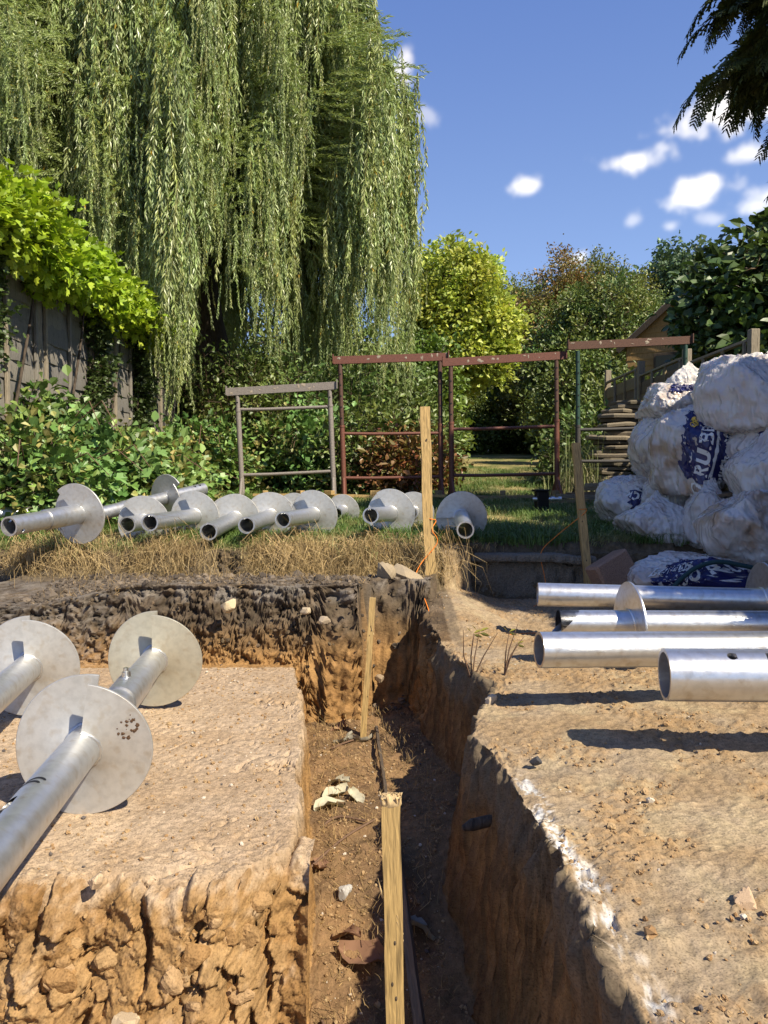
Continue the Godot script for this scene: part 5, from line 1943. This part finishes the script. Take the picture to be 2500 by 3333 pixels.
func build_sacks() -> void:
	var ink := "sack_ink"
	sack("large pale sack at the very top right of the heap", Vector3(2.52, 1.52, -5.25), Vector3(.40, .36, .42), .3, 1.0, {"prints": [[.14, .36, .20, .27, []]], "dirt": .45})
	sack("small bright sack peeping out at the top behind the largest sack", Vector3(2.30, 1.66, -5.95), Vector3(.20, .19, .2), 0, 2.0, {"dirt": .3, "peak": .25})
	sack("sunlit sack at the upper left of the heap with a brown lump inside", Vector3(2.20, 1.55, -5.85), Vector3(.30, .18, .26), .2, 3.0, {"box": .55, "dirt": .9, "prints": [[.24, .40, .70, .86, []]]})
	sack("sunlit sack below the upper left one, pink with brick dust", Vector3(2.05, 1.26, -5.85), Vector3(.21, .28, .24), .1, 4.0, {"dirt": .8})
	sack("sack with the big upright blue print in the middle of the heap", Vector3(2.17, 1.20, -5.42), Vector3(.30, .34, .30), .35, 5.0, {"dirt": 1.0, "prints": [[.17, .45, .34, .84, [["JUMBO RUBBLE SACK", .345, .52, .085, 1.35, ink], ["|", .305, .54, .018, 1.35, ink, 21.0], ["your building needs", .255, .60, .052, 1.35, ink], ["8", .395, .70, .10, .3, "sack_yellow"], ["SACK", .225, .45, .075, .35, ink]]]]})
	sack("shaded sack with a narrow blue print under the largest sack", Vector3(2.52, 1.22, -5.1), Vector3(.28, .28, .26), .1, 6.0, {"dirt": .5, "prints": [[.30, .39, .30, .75, [["SAVE", .345, .48, .09, 1.3, ink]]]]})
	sack("shaded sack at the right edge above the brick filled one", Vector3(2.42, .98, -4.85), Vector3(.27, .30, .26), .5, 7.0, {"dirt": .5, "peak": .3, "lean": -.1})
	sack("leftmost sack on the lawn with an upside down blue print", Vector3(1.90, .82, -6.0), Vector3(.27, .23, .28), .2, 8.0, {"dirt": .5, "prints": [[.18, .34, .40, .70, [["LE SACK", .26, .55, .10, 2.75, ink], ["|", .26, .64, .02, 2.75, ink, 12.0]]]]})
	sack("grey sack slumped in the middle of the heap's foot", Vector3(2.16, .87, -5.75), Vector3(.32, .26, .28), .6, 9.0, {"dirt": .6})
	sack("pointed sack standing in the grass at the front of the heap", Vector3(1.86, .70, -5.35), Vector3(.27, .17, .26), .2, 10.0, {"dirt": .6, "peak": .35, "box": .6, "lean": -.05})
	sack("tall peaked sack between the pointed one and the brick filled one", Vector3(2.10, .76, -5.1), Vector3(.17, .22, .18), .9, 11.0, {"dirt": .5, "peak": .45, "lean": .1})
	sack("brick filled sack low at the right edge of the picture", Vector3(2.19, .70, -4.62), Vector3(.30, .27, .28), .2, 12.0, {"dirt": 1.0, "box": .6})
	sack("flat sack with a blue print under the rope, lowest of the heap", Vector3(1.84, .42, -4.52), Vector3(.40, .17, .26), .1, 13.0, {"dirt": .7, "box": .6, "prints": [[.20, .43, .48, .86, [["JUMBO RUBBLE", .27, .66, .12, .35, ink], ["|", .31, .72, .03, .35, ink, 12.0], ["building", .385, .70, .11, .3, ink]]]]})
	sack("small sack cut off at the right edge beside the rope", Vector3(2.32, .40, -4.45), Vector3(.2, .15, .2), .1, 14.0, {"dirt": .5})
	var rope := cord([Vector3(1.47, .28, -4.24), Vector3(1.52, .36, -4.25), Vector3(1.60, .46, -4.26), Vector3(1.70, .535, -4.27), Vector3(1.82, .565, -4.27), Vector3(1.95, .545, -4.26), Vector3(2.05, .53, -4.26), Vector3(2.2, .56, -4.3), Vector3(2.4, .56, -4.35)], .013, M.rope, "rope", null, 8)
	tag(rope, "dark teal rope looped over the lowest sack", "rope")
	# brown board between the sacks
	var b := thing("brown_board", "brown board tucked under the big blue printed sack", "board", Vector3(2.25, .98, -5.15))
	stick(Vector3(2.06, .90, -5.10), Vector3(2.44, .96, -5.14), .02, .26, M.brown_timber, "board", b, .002, 33)

# ---------------------------------------------------------------- stones, litter, grass
# a small angular crumb
func crumb_mesh(sd: int) -> ArrayMesh:
	var r := RandomNumberGenerator.new()
	r.seed = sd
	var p := []
	for j in 4:
		var ring := []
		for i in 6:
			var a := TAU * i / 6.0 + .4 * j
			var f: float = [.35, .95, .9, .4][j]
			ring.append(Vector3(cos(a) * f, [-.6, -.2, .3, .65][j], sin(a) * f) * r.randf_range(.65, 1.2))
		p.append(ring)
	var sh := Shape.new()
	for j in 3:
		for i in 6:
			var k := (i + 1) % 6
			sh.quad(p[j][i], p[j + 1][i], p[j + 1][k], p[j][k])
	for i in range(1, 5):
		sh.tri(p[3][0], p[3][i + 1], p[3][i])
		sh.tri(p[0][0], p[0][i], p[0][i + 1])
	return sh.mesh()

func surface(x: float, d: float) -> Vector3:
	# a point of the finished ground
	var e := .01
	var nn := Vector3(ground_base(x - e, d) - ground_base(x + e, d), 2.0 * e, -(ground_base(x, d - e) - ground_base(x, d + e))).normalized()
	var b := Vector3(x, ground_base(x, d), -d)
	return earth_point(b, nn)[0]

func build_stones_and_litter() -> void:
	var r := RandomNumberGenerator.new()
	r.seed = 8080
	# single stones one can point to: [position, size, colour, label]
	var st := [
		[Vector3(-.70, .435, -3.565), .040, Color(.55, .44, .28), "pale round flint set in the back wall's dark soil"],
		[Vector3(-.365, .41, -3.585), .028, Color(.48, .38, .25), "small pale flint in the back wall left of the thin stake"],
		[Vector3(-.27, .37, -3.585), .026, Color(.42, .33, .23), "jagged flint in the back wall nearest the thin stake"],
		[Vector3(.12, .50, -4.12), .085, Color(.34, .27, .18), "pale mortar lump under the turf at the trench's end"],
		[Vector3(.0, .53, -4.05), .06, Color(.33, .26, .17), "flat mortar lump at the turf edge above the trench"],
		[Vector3(.50, .30, -4.72), .045, Color(.44, .36, .26), "squarish flint on the bank below the kerb"],
		[Vector3(-.60, .165, -1.615), .018, Color(.52, .38, .24), "rounded flint in the broken front edge of the clay"],
		[Vector3(-.86, .09, -1.55), .02, Color(.62, .56, .46), "white pebble in the clay face at bottom left"],
		[Vector3(-.50, -.06, -1.50), .03, Color(.50, .38, .24), "yellowish pebble low in the clay face"],
		[Vector3(-.115, floor_y(2.2) + .02, -2.2), .026, Color(.42, .40, .37), "grey and white flint on the trench floor"],
		[Vector3(.385, .29, -1.98), .016, Color(.05, .05, .055), "black pebble at the bank's edge above the white line"],
		[Vector3(.62, .285, -1.32), .022, Color(.52, .36, .22), "orange pebble in the right foreground"],
		[Vector3(.68, .285, -1.12), .018, Color(.55, .42, .28), "long pale pebble in the right foreground"],
		[Vector3(.60, .282, -1.75), .012, Color(.62, .54, .42), "small cream pebble on the right bank"],
		[Vector3(.35, .29, -2.55), .022, Color(.50, .40, .28), "cream stone at the notch in the bank"],
		[Vector3(-1.05, .23, -3.555), .03, Color(.42, .33, .22), "flint low in the rubbly left wall"],
		[Vector3(-.02, .02, -3.88), .026, Color(.30, .22, .14), "flint in the shaded end of the trench"],
	]
	for k in st.size():
		var q: Array = st[k]
		var o := put("stone", clod_mesh(500 + k, Color.WHITE), M.pebble)
		# stones carry their own colour
		var m: StandardMaterial3D = M.pebble.duplicate()
		m.albedo_color = lin(q[2].r, q[2].g, q[2].b)
		m.resource_name = "stone_tone"
		o.material_override = m
		o.position = q[0]
		o.scale = Vector3.ONE * q[1]
		o.rotation = Vector3(r.randf(), r.randf() * TAU, r.randf())
		tag(o, q[3], "stone", "loose stones and flints")
	# brick lump beside the shaded stake
	var root := thing("brick_lump", "broken lump of pinkish brickwork beside the shaded stake", "masonry", Vector3(1.37, .30, -4.55))
	for q in [[Vector3(-.02, .12, .0), Vector3(.24, .30, .14), .45], [Vector3(.10, .06, .05), Vector3(.20, .14, .12), .62]]:
		var sh := Shape.new()
		sh.box(Vector3.ZERO, q[1], Basis.IDENTITY, .012)
		for k in sh.v.size():
			sh.v[k] += Vector3(n1.get_noise_3dv(sh.v[k] * 9.0), n1.get_noise_3dv(sh.v[k] * 9.0 + Vector3(5, 0, 0)), n1.get_noise_3dv(sh.v[k] * 9.0 + Vector3(0, 5, 0))) * .02
		var o := put("brick", sh.mesh(), M.brick, root)
		o.position = q[0]
		o.rotation = Vector3(-.15, .25, q[2])
	# concrete kerb at the back of the right bank
	root = thing("concrete_kerb", "broken concrete footing along the back of the right bank", "kerb", Vector3(.8, .4, -5.0))
	for k in 2:
		var sh := Shape.new()
		var p := PackedVector3Array()
		var nn := 60
		for i in nn:
			var x: float = -.36 + .88 * i / (nn - 1.0)
			for j in 9:
				var y: float = [[.10, .105, .145, .152, .150, .145], [-.14, -.10, -.05, .0, .05, .098]][k][mini(j, 5)]
				var z: float = [[.10, .125, .12, .09, -.02, -.16], [.07, .09, .07, .085, .06, .05]][k][mini(j, 5)]
				var amp: float = [.012, .045][k]
				p.append(Vector3(x, y - .02 * smoothstep(.2, .5, x) + n1.get_noise_3d(x * 5.0, j * .6, k * 9.0) * amp * .7, z + n1.get_noise_3d(x * 9.0, j * 1.0, 4.0 + k) * amp + .02 * n2.get_noise_3d(x * 26.0, j * 2.0, k)))
		sh.sheet(p, 9, nn, PackedColorArray(), false, false)
		put(["slab_edge", "rubble_face"][k], sh.mesh(), M.concrete, root)
	# root sticking out of the trench wall
	root = thing("cut_root", "cut root stub sticking out of the shaded trench wall", "root", Vector3(.27, .13, -2.0))
	var sh2 := Shape.new()
	sh2.tube([Vector3(.06, .0, -.01), Vector3(.0, -.004, 0), Vector3(-.045, -.008, .012), Vector3(-.068, -.016, .016)], [.017, .016, .015, .008], 10)
	for k in sh2.v.size():
		sh2.v[k] += sh2.n[k] * .008 * n1.get_noise_3dv(sh2.v[k] * 40.0)
	put("stub", sh2.mesh(), M.bark, root)
	# crumbs of clay and gravel: nobody could count them
	var kinds := [crumb_mesh(1), crumb_mesh(2), crumb_mesh(3)]
	var sets := [[], [], []]
	var cols := [PackedColorArray(), PackedColorArray(), PackedColorArray()]
	for i in 22000:
		var d := r.randf_range(.9, 4.9)
		var x := 0.0
		var zone := r.randf()
		if zone < .62:
			x = poly(RIGHT_EDGE, d) + .02 + 1.6 * pow(r.randf(), .9) * (d / 2.5)
		elif zone < .76:
			d = r.randf_range(1.65, 3.6)
			x = poly(LEFT_EDGE, d) - .03 - r.randf_range(0, 1.4)
		elif zone < .88:
			d = r.randf_range(1.35, 3.6)
			x = r.randf_range(poly(LEFT_EDGE, d) + .05, poly(RIGHT_EDGE, d) - .08)
		else:
			d = r.randf_range(3.72, 4.5)
			x = r.randf_range(-1.8, .1)
		if zone < .62 and n1.get_noise_2d(x * 2.2, d * 2.2) < r.randf_range(-.12, .22):
			continue
		var k := r.randi() % 3
		var s := .0017 + .0050 * pow(r.randf(), 3.5)
		if r.randf() < .02:
			s *= 1.9
		var p := surface(x, d)
		sets[k].append(Transform3D(Basis.from_euler(Vector3(r.randf() * 6, r.randf() * 6, 0)).scaled(Vector3(s, s, s) * r.randf_range(.7, 1.3)), p + Vector3(0, s * .35, 0)))
		var c := Color(.30, .17, .07).lerp(Color(.42, .29, .15), r.randf())
		if r.randf() < .05:
			c = Color(.58, .50, .40)
		elif r.randf() < .03:
			c = Color(.12, .10, .09)
		if d > 3.68 and x < .2:
			c = Color(.06, .045, .032).lerp(Color(.22, .17, .12), pow(r.randf(), 2.0))
			sets[k][-1] = sets[k][-1].scaled_local(Vector3.ONE * r.randf_range(1.5, 4.0))
		cols[k].append(c)
	for k in 3:
		var o := many("gravel", kinds[k], M.pebble, sets[k], cols[k])
		tag(o, ["crumbs of clay and fine gravel strewn over the dug ground", "loose grit and clay crumbs on the banks and ledge", "flat gravel chips and clay crumbs on the banks and ledge"][k], "gravel")
	# dead leaves on the trench floor
	var lw := ["pale curled dead leaf on the trench floor, middle of the left heap", "pale dead leaf at the front of the left leaf heap", "pale dead leaf at the back of the left leaf heap", "crumpled dead leaf between the heap and the nearest stake", "grey dead leaf at the foot of the thin stake", "grey dead leaf left of the thin stake's foot", "large brown dead leaf left of the nearest stake", "smaller brown dead leaf beside the large one", "pale dead leaf in the shade right of the nearest stake", "brown dead leaf near the front of the trench floor", "small brown dead leaf by the trench's left wall", "dead leaf lying against the trench's far wall"]
	var lp := [[-.17, 2.78, .055, 0], [-.185, 2.66, .06, 0], [-.165, 2.87, .05, 0], [-.10, 2.72, .045, 0], [-.10, 3.32, .05, 1], [-.17, 3.35, .045, 1], [-.055, 2.02, .07, 2], [-.10, 2.08, .045, 2], [.085, 2.1, .06, 1], [-.10, 1.78, .05, 2], [-.19, 2.3, .035, 2], [-.2, 3.5, .045, 2]]
	var tone := [Color(.46, .43, .31), Color(.34, .31, .25), Color(.22, .12, .07)]
	for i in lp.size():
		var q: Array = lp[i]
		var sh := Shape.new()
		var p := PackedVector3Array()
		for b in 7:
			for a in 7:
				var fx := a / 3.0 - 1.0
				var fy := b / 3.0 - 1.0
				var w := (1.0 - .75 * fy * fy) * (.75 + .35 * sin(fy * 9.0 + i))
				p.append(Vector3(fx * w, .35 * fx * fx + .22 * sin(fy * 3.0 + i) + .14 * n1.get_noise_3d(fx * 2.0, fy * 2.0, i), fy * 1.25))
		sh.col = tone[q[3]]
		sh.sheet(p, 7, 7)
		var o := put("dead_leaf", sh.mesh(), M.dry)
		o.position = surface(q[0], q[1]) + Vector3(0, .008, 0)
		o.scale = Vector3.ONE * q[2] * .8
		o.rotation = Vector3(r.randf_range(-.5, .5), r.randf() * TAU, r.randf_range(-.5, .5))
		tag(o, lw[i], "dead leaf", "dead leaves in the trench")
	# twigs
	var tw := [["forked twig lying across the trench floor left of the nearest stake", [-.22, 2.28], [-.13, 2.42], [-.03, 2.52]], ["short dark twig near the front of the trench floor", [-.15, 1.85], [-.11, 1.76], [-.075, 1.68]], ["thin twig at the far end of the trench floor", [-.22, 3.25], [-.14, 3.3], [-.08, 3.38]], ["thin twig below the pale leaf heap", [-.2, 2.5], [-.15, 2.54], [-.06, 2.5]]]
	for q in tw:
		var path := []
		for k in range(1, 4):
			path.append(surface(q[k][0], q[k][1]) + Vector3(0, .012, 0))
		tag(cord(path, .004, M.twig, "twig", null), q[0], "twig")
	# seedlings on the bank beside the trench
	var sl := [["leafless reddish seedling on the bank, left of the pair", .34, 2.98], ["reddish seedling with a few yellow leaves on the bank, right of the pair", .45, 2.92]]
	var leaf := spray(3, .012, .06, .022, Color(.25, .26, .06), Color(.33, .24, .05), 77, "oval", 0, false)
	for q in sl:
		var p := surface(q[1], q[2])
		root = thing("seedling", q[0], "seedling", p, "seedlings beside the trench")
		var sh := Shape.new()
		for k in 5:
			var t := Vector3(r.randfn() * .06, r.randf_range(.10, .22), r.randfn() * .04)
			sh.tube([Vector3(0, -.01, 0), t * .5 + Vector3(.012, 0, 0) * r.randfn(), t], [.0035, .0025, .001], 5)
			if k < 2:
				var l := put("leaf", leaf, M.broad_leaf, root)
				l.position = t
				l.scale = Vector3.ONE * r.randf_range(.5, .8)
		put("stem", sh.mesh(), M.twig, root)

func blade_tuft(sd: int, n: int, h: float, wide: float, lean: float, hang := false) -> ArrayMesh:
	var r := RandomNumberGenerator.new()
	r.seed = sd
	var sh := Shape.new()
	for i in n:
		var a := r.randf() * TAU
		var o := Vector3(r.randfn(), 0, r.randfn()) * h * .35
		var out := Vector3(cos(a), 0, sin(a))
		var l := h * r.randf_range(.5, 1.15)
		var w := wide * r.randf_range(.7, 1.2)
		var s := out.cross(Vector3.UP) * w
		sh.col = Color(1, 1, 1) * r.randf_range(.7, 1.2)
		var p0 := o
		var up := Vector3(0, 1, 0)
		var ln := lean * r.randf_range(.3, 1.2)
		if hang:
			out = Vector3(r.randfn() * .6, 0, 1).normalized()
			s = Vector3(1, 0, 0) * w
		var p1 := p0 + (up + out * ln * .5).normalized() * l * (.25 if hang else .45)
		var p2 := p1 + (up * (.7 - ln) + out * ln * 1.2).normalized() * l * .35
		var p3 := p2 + (up * (.35 - 1.6 * ln) + out * ln * (1.0 if not hang else .35)).normalized() * l * (.35 if not hang else .75)
		sh.quad(p0 - s, p0 + s, p1 + s * .85, p1 - s * .85)
		sh.quad(p1 - s * .85, p1 + s * .85, p2 + s * .55, p2 - s * .55)
		sh.tri(p2 - s * .55, p2 + s * .55, p3)
	return sh.mesh()

func build_grass() -> void:
	var r := RandomNumberGenerator.new()
	r.seed = 606
	var kinds := [blade_tuft(1, 14, .085, .0022, .45), blade_tuft(2, 14, .065, .0022, .7), blade_tuft(3, 12, .11, .0024, .5)]
	var sets := [[], [], []]
	var cols := [PackedColorArray(), PackedColorArray(), PackedColorArray()]
	for i in 34000:
		var d := 4.45 + 12.0 * pow(r.randf(), 2.3)
		var x := r.randf_range(-.56, .56) * d
		if x < -3.0 or (x > .3 and d < 5.08):
			continue
		var g := ground_base(x, d) if d < 5.4 else lawn_y(d) + n1.get_noise_2d(x * .6, d * .6) * .03
		if d < 5.0 and g < lawn_y(d) - .025:
			continue
		if d < 5.0 and r.randf() < .72 - .3 * n1.get_noise_2d(x * 3.0, d * 3.0):
			continue
		var dry := n1.get_noise_2d(x * 1.3, d * 1.0) * 1.8 + .27 + r.randf_range(-.3, .3)
		dry += .6 * smoothstep(4.95, 4.6, d) - .5 * smoothstep(.2, .9, x) * smoothstep(7.5, 6.0, d)
		dry = clampf(dry, 0, 1)
		var k := r.randi() % 3
		if dry > .7:
			k = 1
		var s := r.randf_range(.5, 1.1) * (1.0 + .05 * maxf(0, d - 6.0)) * (1.2 - .62 * dry)
		var tilt := lerpf(.15, 1.0, dry) * (1.0 if d < 6.5 else .4)
		sets[k].append(Transform3D((Basis(Vector3.UP, r.randf() * TAU) * Basis(Vector3.RIGHT, r.randf_range(-tilt, tilt))).scaled(Vector3(s * 1.1, s * r.randf_range(.6, 1.1), s * 1.1)), Vector3(x, g - .006, -d)))
		cols[k].append(Color(.11, .185, .035).lerp(Color(.50, .40, .19), dry) * r.randf_range(.75, 1.2))
	for k in 3:
		tag(many("grass", kinds[k], M.grass, sets[k], cols[k]), ["green and straw coloured lawn grass around the piles", "short dry lawn grass around the piles", "longer green lawn grass towards the trestles"][k], "grass")
	# dry grass and roots hanging over the cut edge of the turf
	var fr := [blade_tuft(11, 12, .19, .0016, .95, true), blade_tuft(12, 12, .28, .0015, 1.05, true), blade_tuft(13, 9, .14, .0017, .8, true)]
	sets = [[], [], []]
	cols = [PackedColorArray(), PackedColorArray(), PackedColorArray()]
	for i in 4200:
		var x := r.randf_range(-2.6, .95)
		var d := turf_edge(x) + r.randf_range(-.05, .16)
		var thick := n1.get_noise_2d(x * 2.8, 77.0) * 1.9 - .08
		if r.randf() > thick * 1.6 or (x > .2 and r.randf() < .9):
			continue
		var k := r.randi() % 3
		var s := .35 + .85 * pow(r.randf(), 1.6)
		sets[k].append(Transform3D((Basis(Vector3.UP, r.randf_range(-1.2, 1.2)) * Basis(Vector3.RIGHT, r.randf_range(-.3, .9)) * Basis(Vector3.BACK, r.randf_range(-.7, .7))).scaled(Vector3(s, s, s)), Vector3(x, ground_base(x, d) - .004, -d)))
		cols[k].append(Color(.50, .37, .17).lerp(Color(.34, .23, .10), r.randf()) * r.randf_range(.7, 1.15))
	# heavier clumps of roots and dead grass
	for c in [-2.05, -1.7, -1.2, -.62, -.1, .24]:
		for i in 26:
			var x: float = c + r.randfn() * .07
			var d := turf_edge(x) + r.randf_range(-.04, .07)
			var s := r.randf_range(.7, 1.55)
			sets[1].append(Transform3D((Basis(Vector3.UP, r.randf_range(-1.0, 1.0)) * Basis(Vector3.RIGHT, r.randf_range(.0, .8)) * Basis(Vector3.BACK, r.randf_range(-.5, .5))).scaled(Vector3(s, s, s)), Vector3(x, ground_base(x, d) - .004, -d)))
			cols[1].append(Color(.55, .41, .20).lerp(Color(.38, .26, .12), r.randf()) * r.randf_range(.75, 1.15))
	for k in 3:
		tag(many("dry_grass", fr[k], M.dry, sets[k], cols[k]), ["straw coloured dry grass hanging over the cut turf edge", "long dry roots and grass hanging down the cut turf", "short dead grass along the cut turf edge"][k], "dry grass")
	# dry straw scattered on the trench floor and the shelf
	var sw := [blade_tuft(21, 5, .06, .0011, 1.6), blade_tuft(22, 4, .09, .0010, 1.8)]
	sets = [[], []]
	cols = [PackedColorArray(), PackedColorArray()]
	for i in 1300:
		var d := r.randf_range(1.35, 3.6)
		var x := r.randf_range(poly(LEFT_EDGE, d) + .04, poly(RIGHT_EDGE, d) - .1)
		if r.randf() < .3:
			d = r.randf_range(3.7, 4.5)
			x = r.randf_range(-1.7, .0)
		var k := r.randi() % 2
		var bs := Basis.from_euler(Vector3(PI * .5 + r.randf_range(-.2, .1), r.randf() * TAU, 0), EULER_ORDER_YXZ)
		sets[k].append(Transform3D(bs.scaled(Vector3.ONE * r.randf_range(.5, 1.0)), surface(x, d) + Vector3(0, .006, 0)))
		cols[k].append(Color(.42, .28, .12) * r.randf_range(.5, 1.1))
	for k in 2:
		tag(many("straw_litter", sw[k], M.dry, sets[k], cols[k]), ["fine straw strewn on the trench floor and soil shelf", "longer straw strewn on the trench floor and soil shelf"][k], "straw")
	# pale tufted grass by the green trestle
	var root := thing("ornamental_grass", "pale arching tuft of ornamental grass left of the stone stack", "grass tuft", Vector3(2.62, lawn_y(10.2), -10.2))
	var tuft := [blade_tuft(31, 60, .95, .006, .55), blade_tuft(32, 40, .7, .006, .95)]
	for k in 2:
		var ws := []
		var wc := PackedColorArray()
		for i in 7:
			ws.append(Transform3D(Basis(Vector3.UP, r.randf() * TAU).scaled(Vector3(.6, 1, .6)), Vector3(r.randfn() * .12, .0, r.randfn() * .12)))
			wc.append(Color(.30, .34, .13) if k == 0 else Color(.42, .38, .22))
		many("blades", tuft[k], M.grass, ws, wc, root)
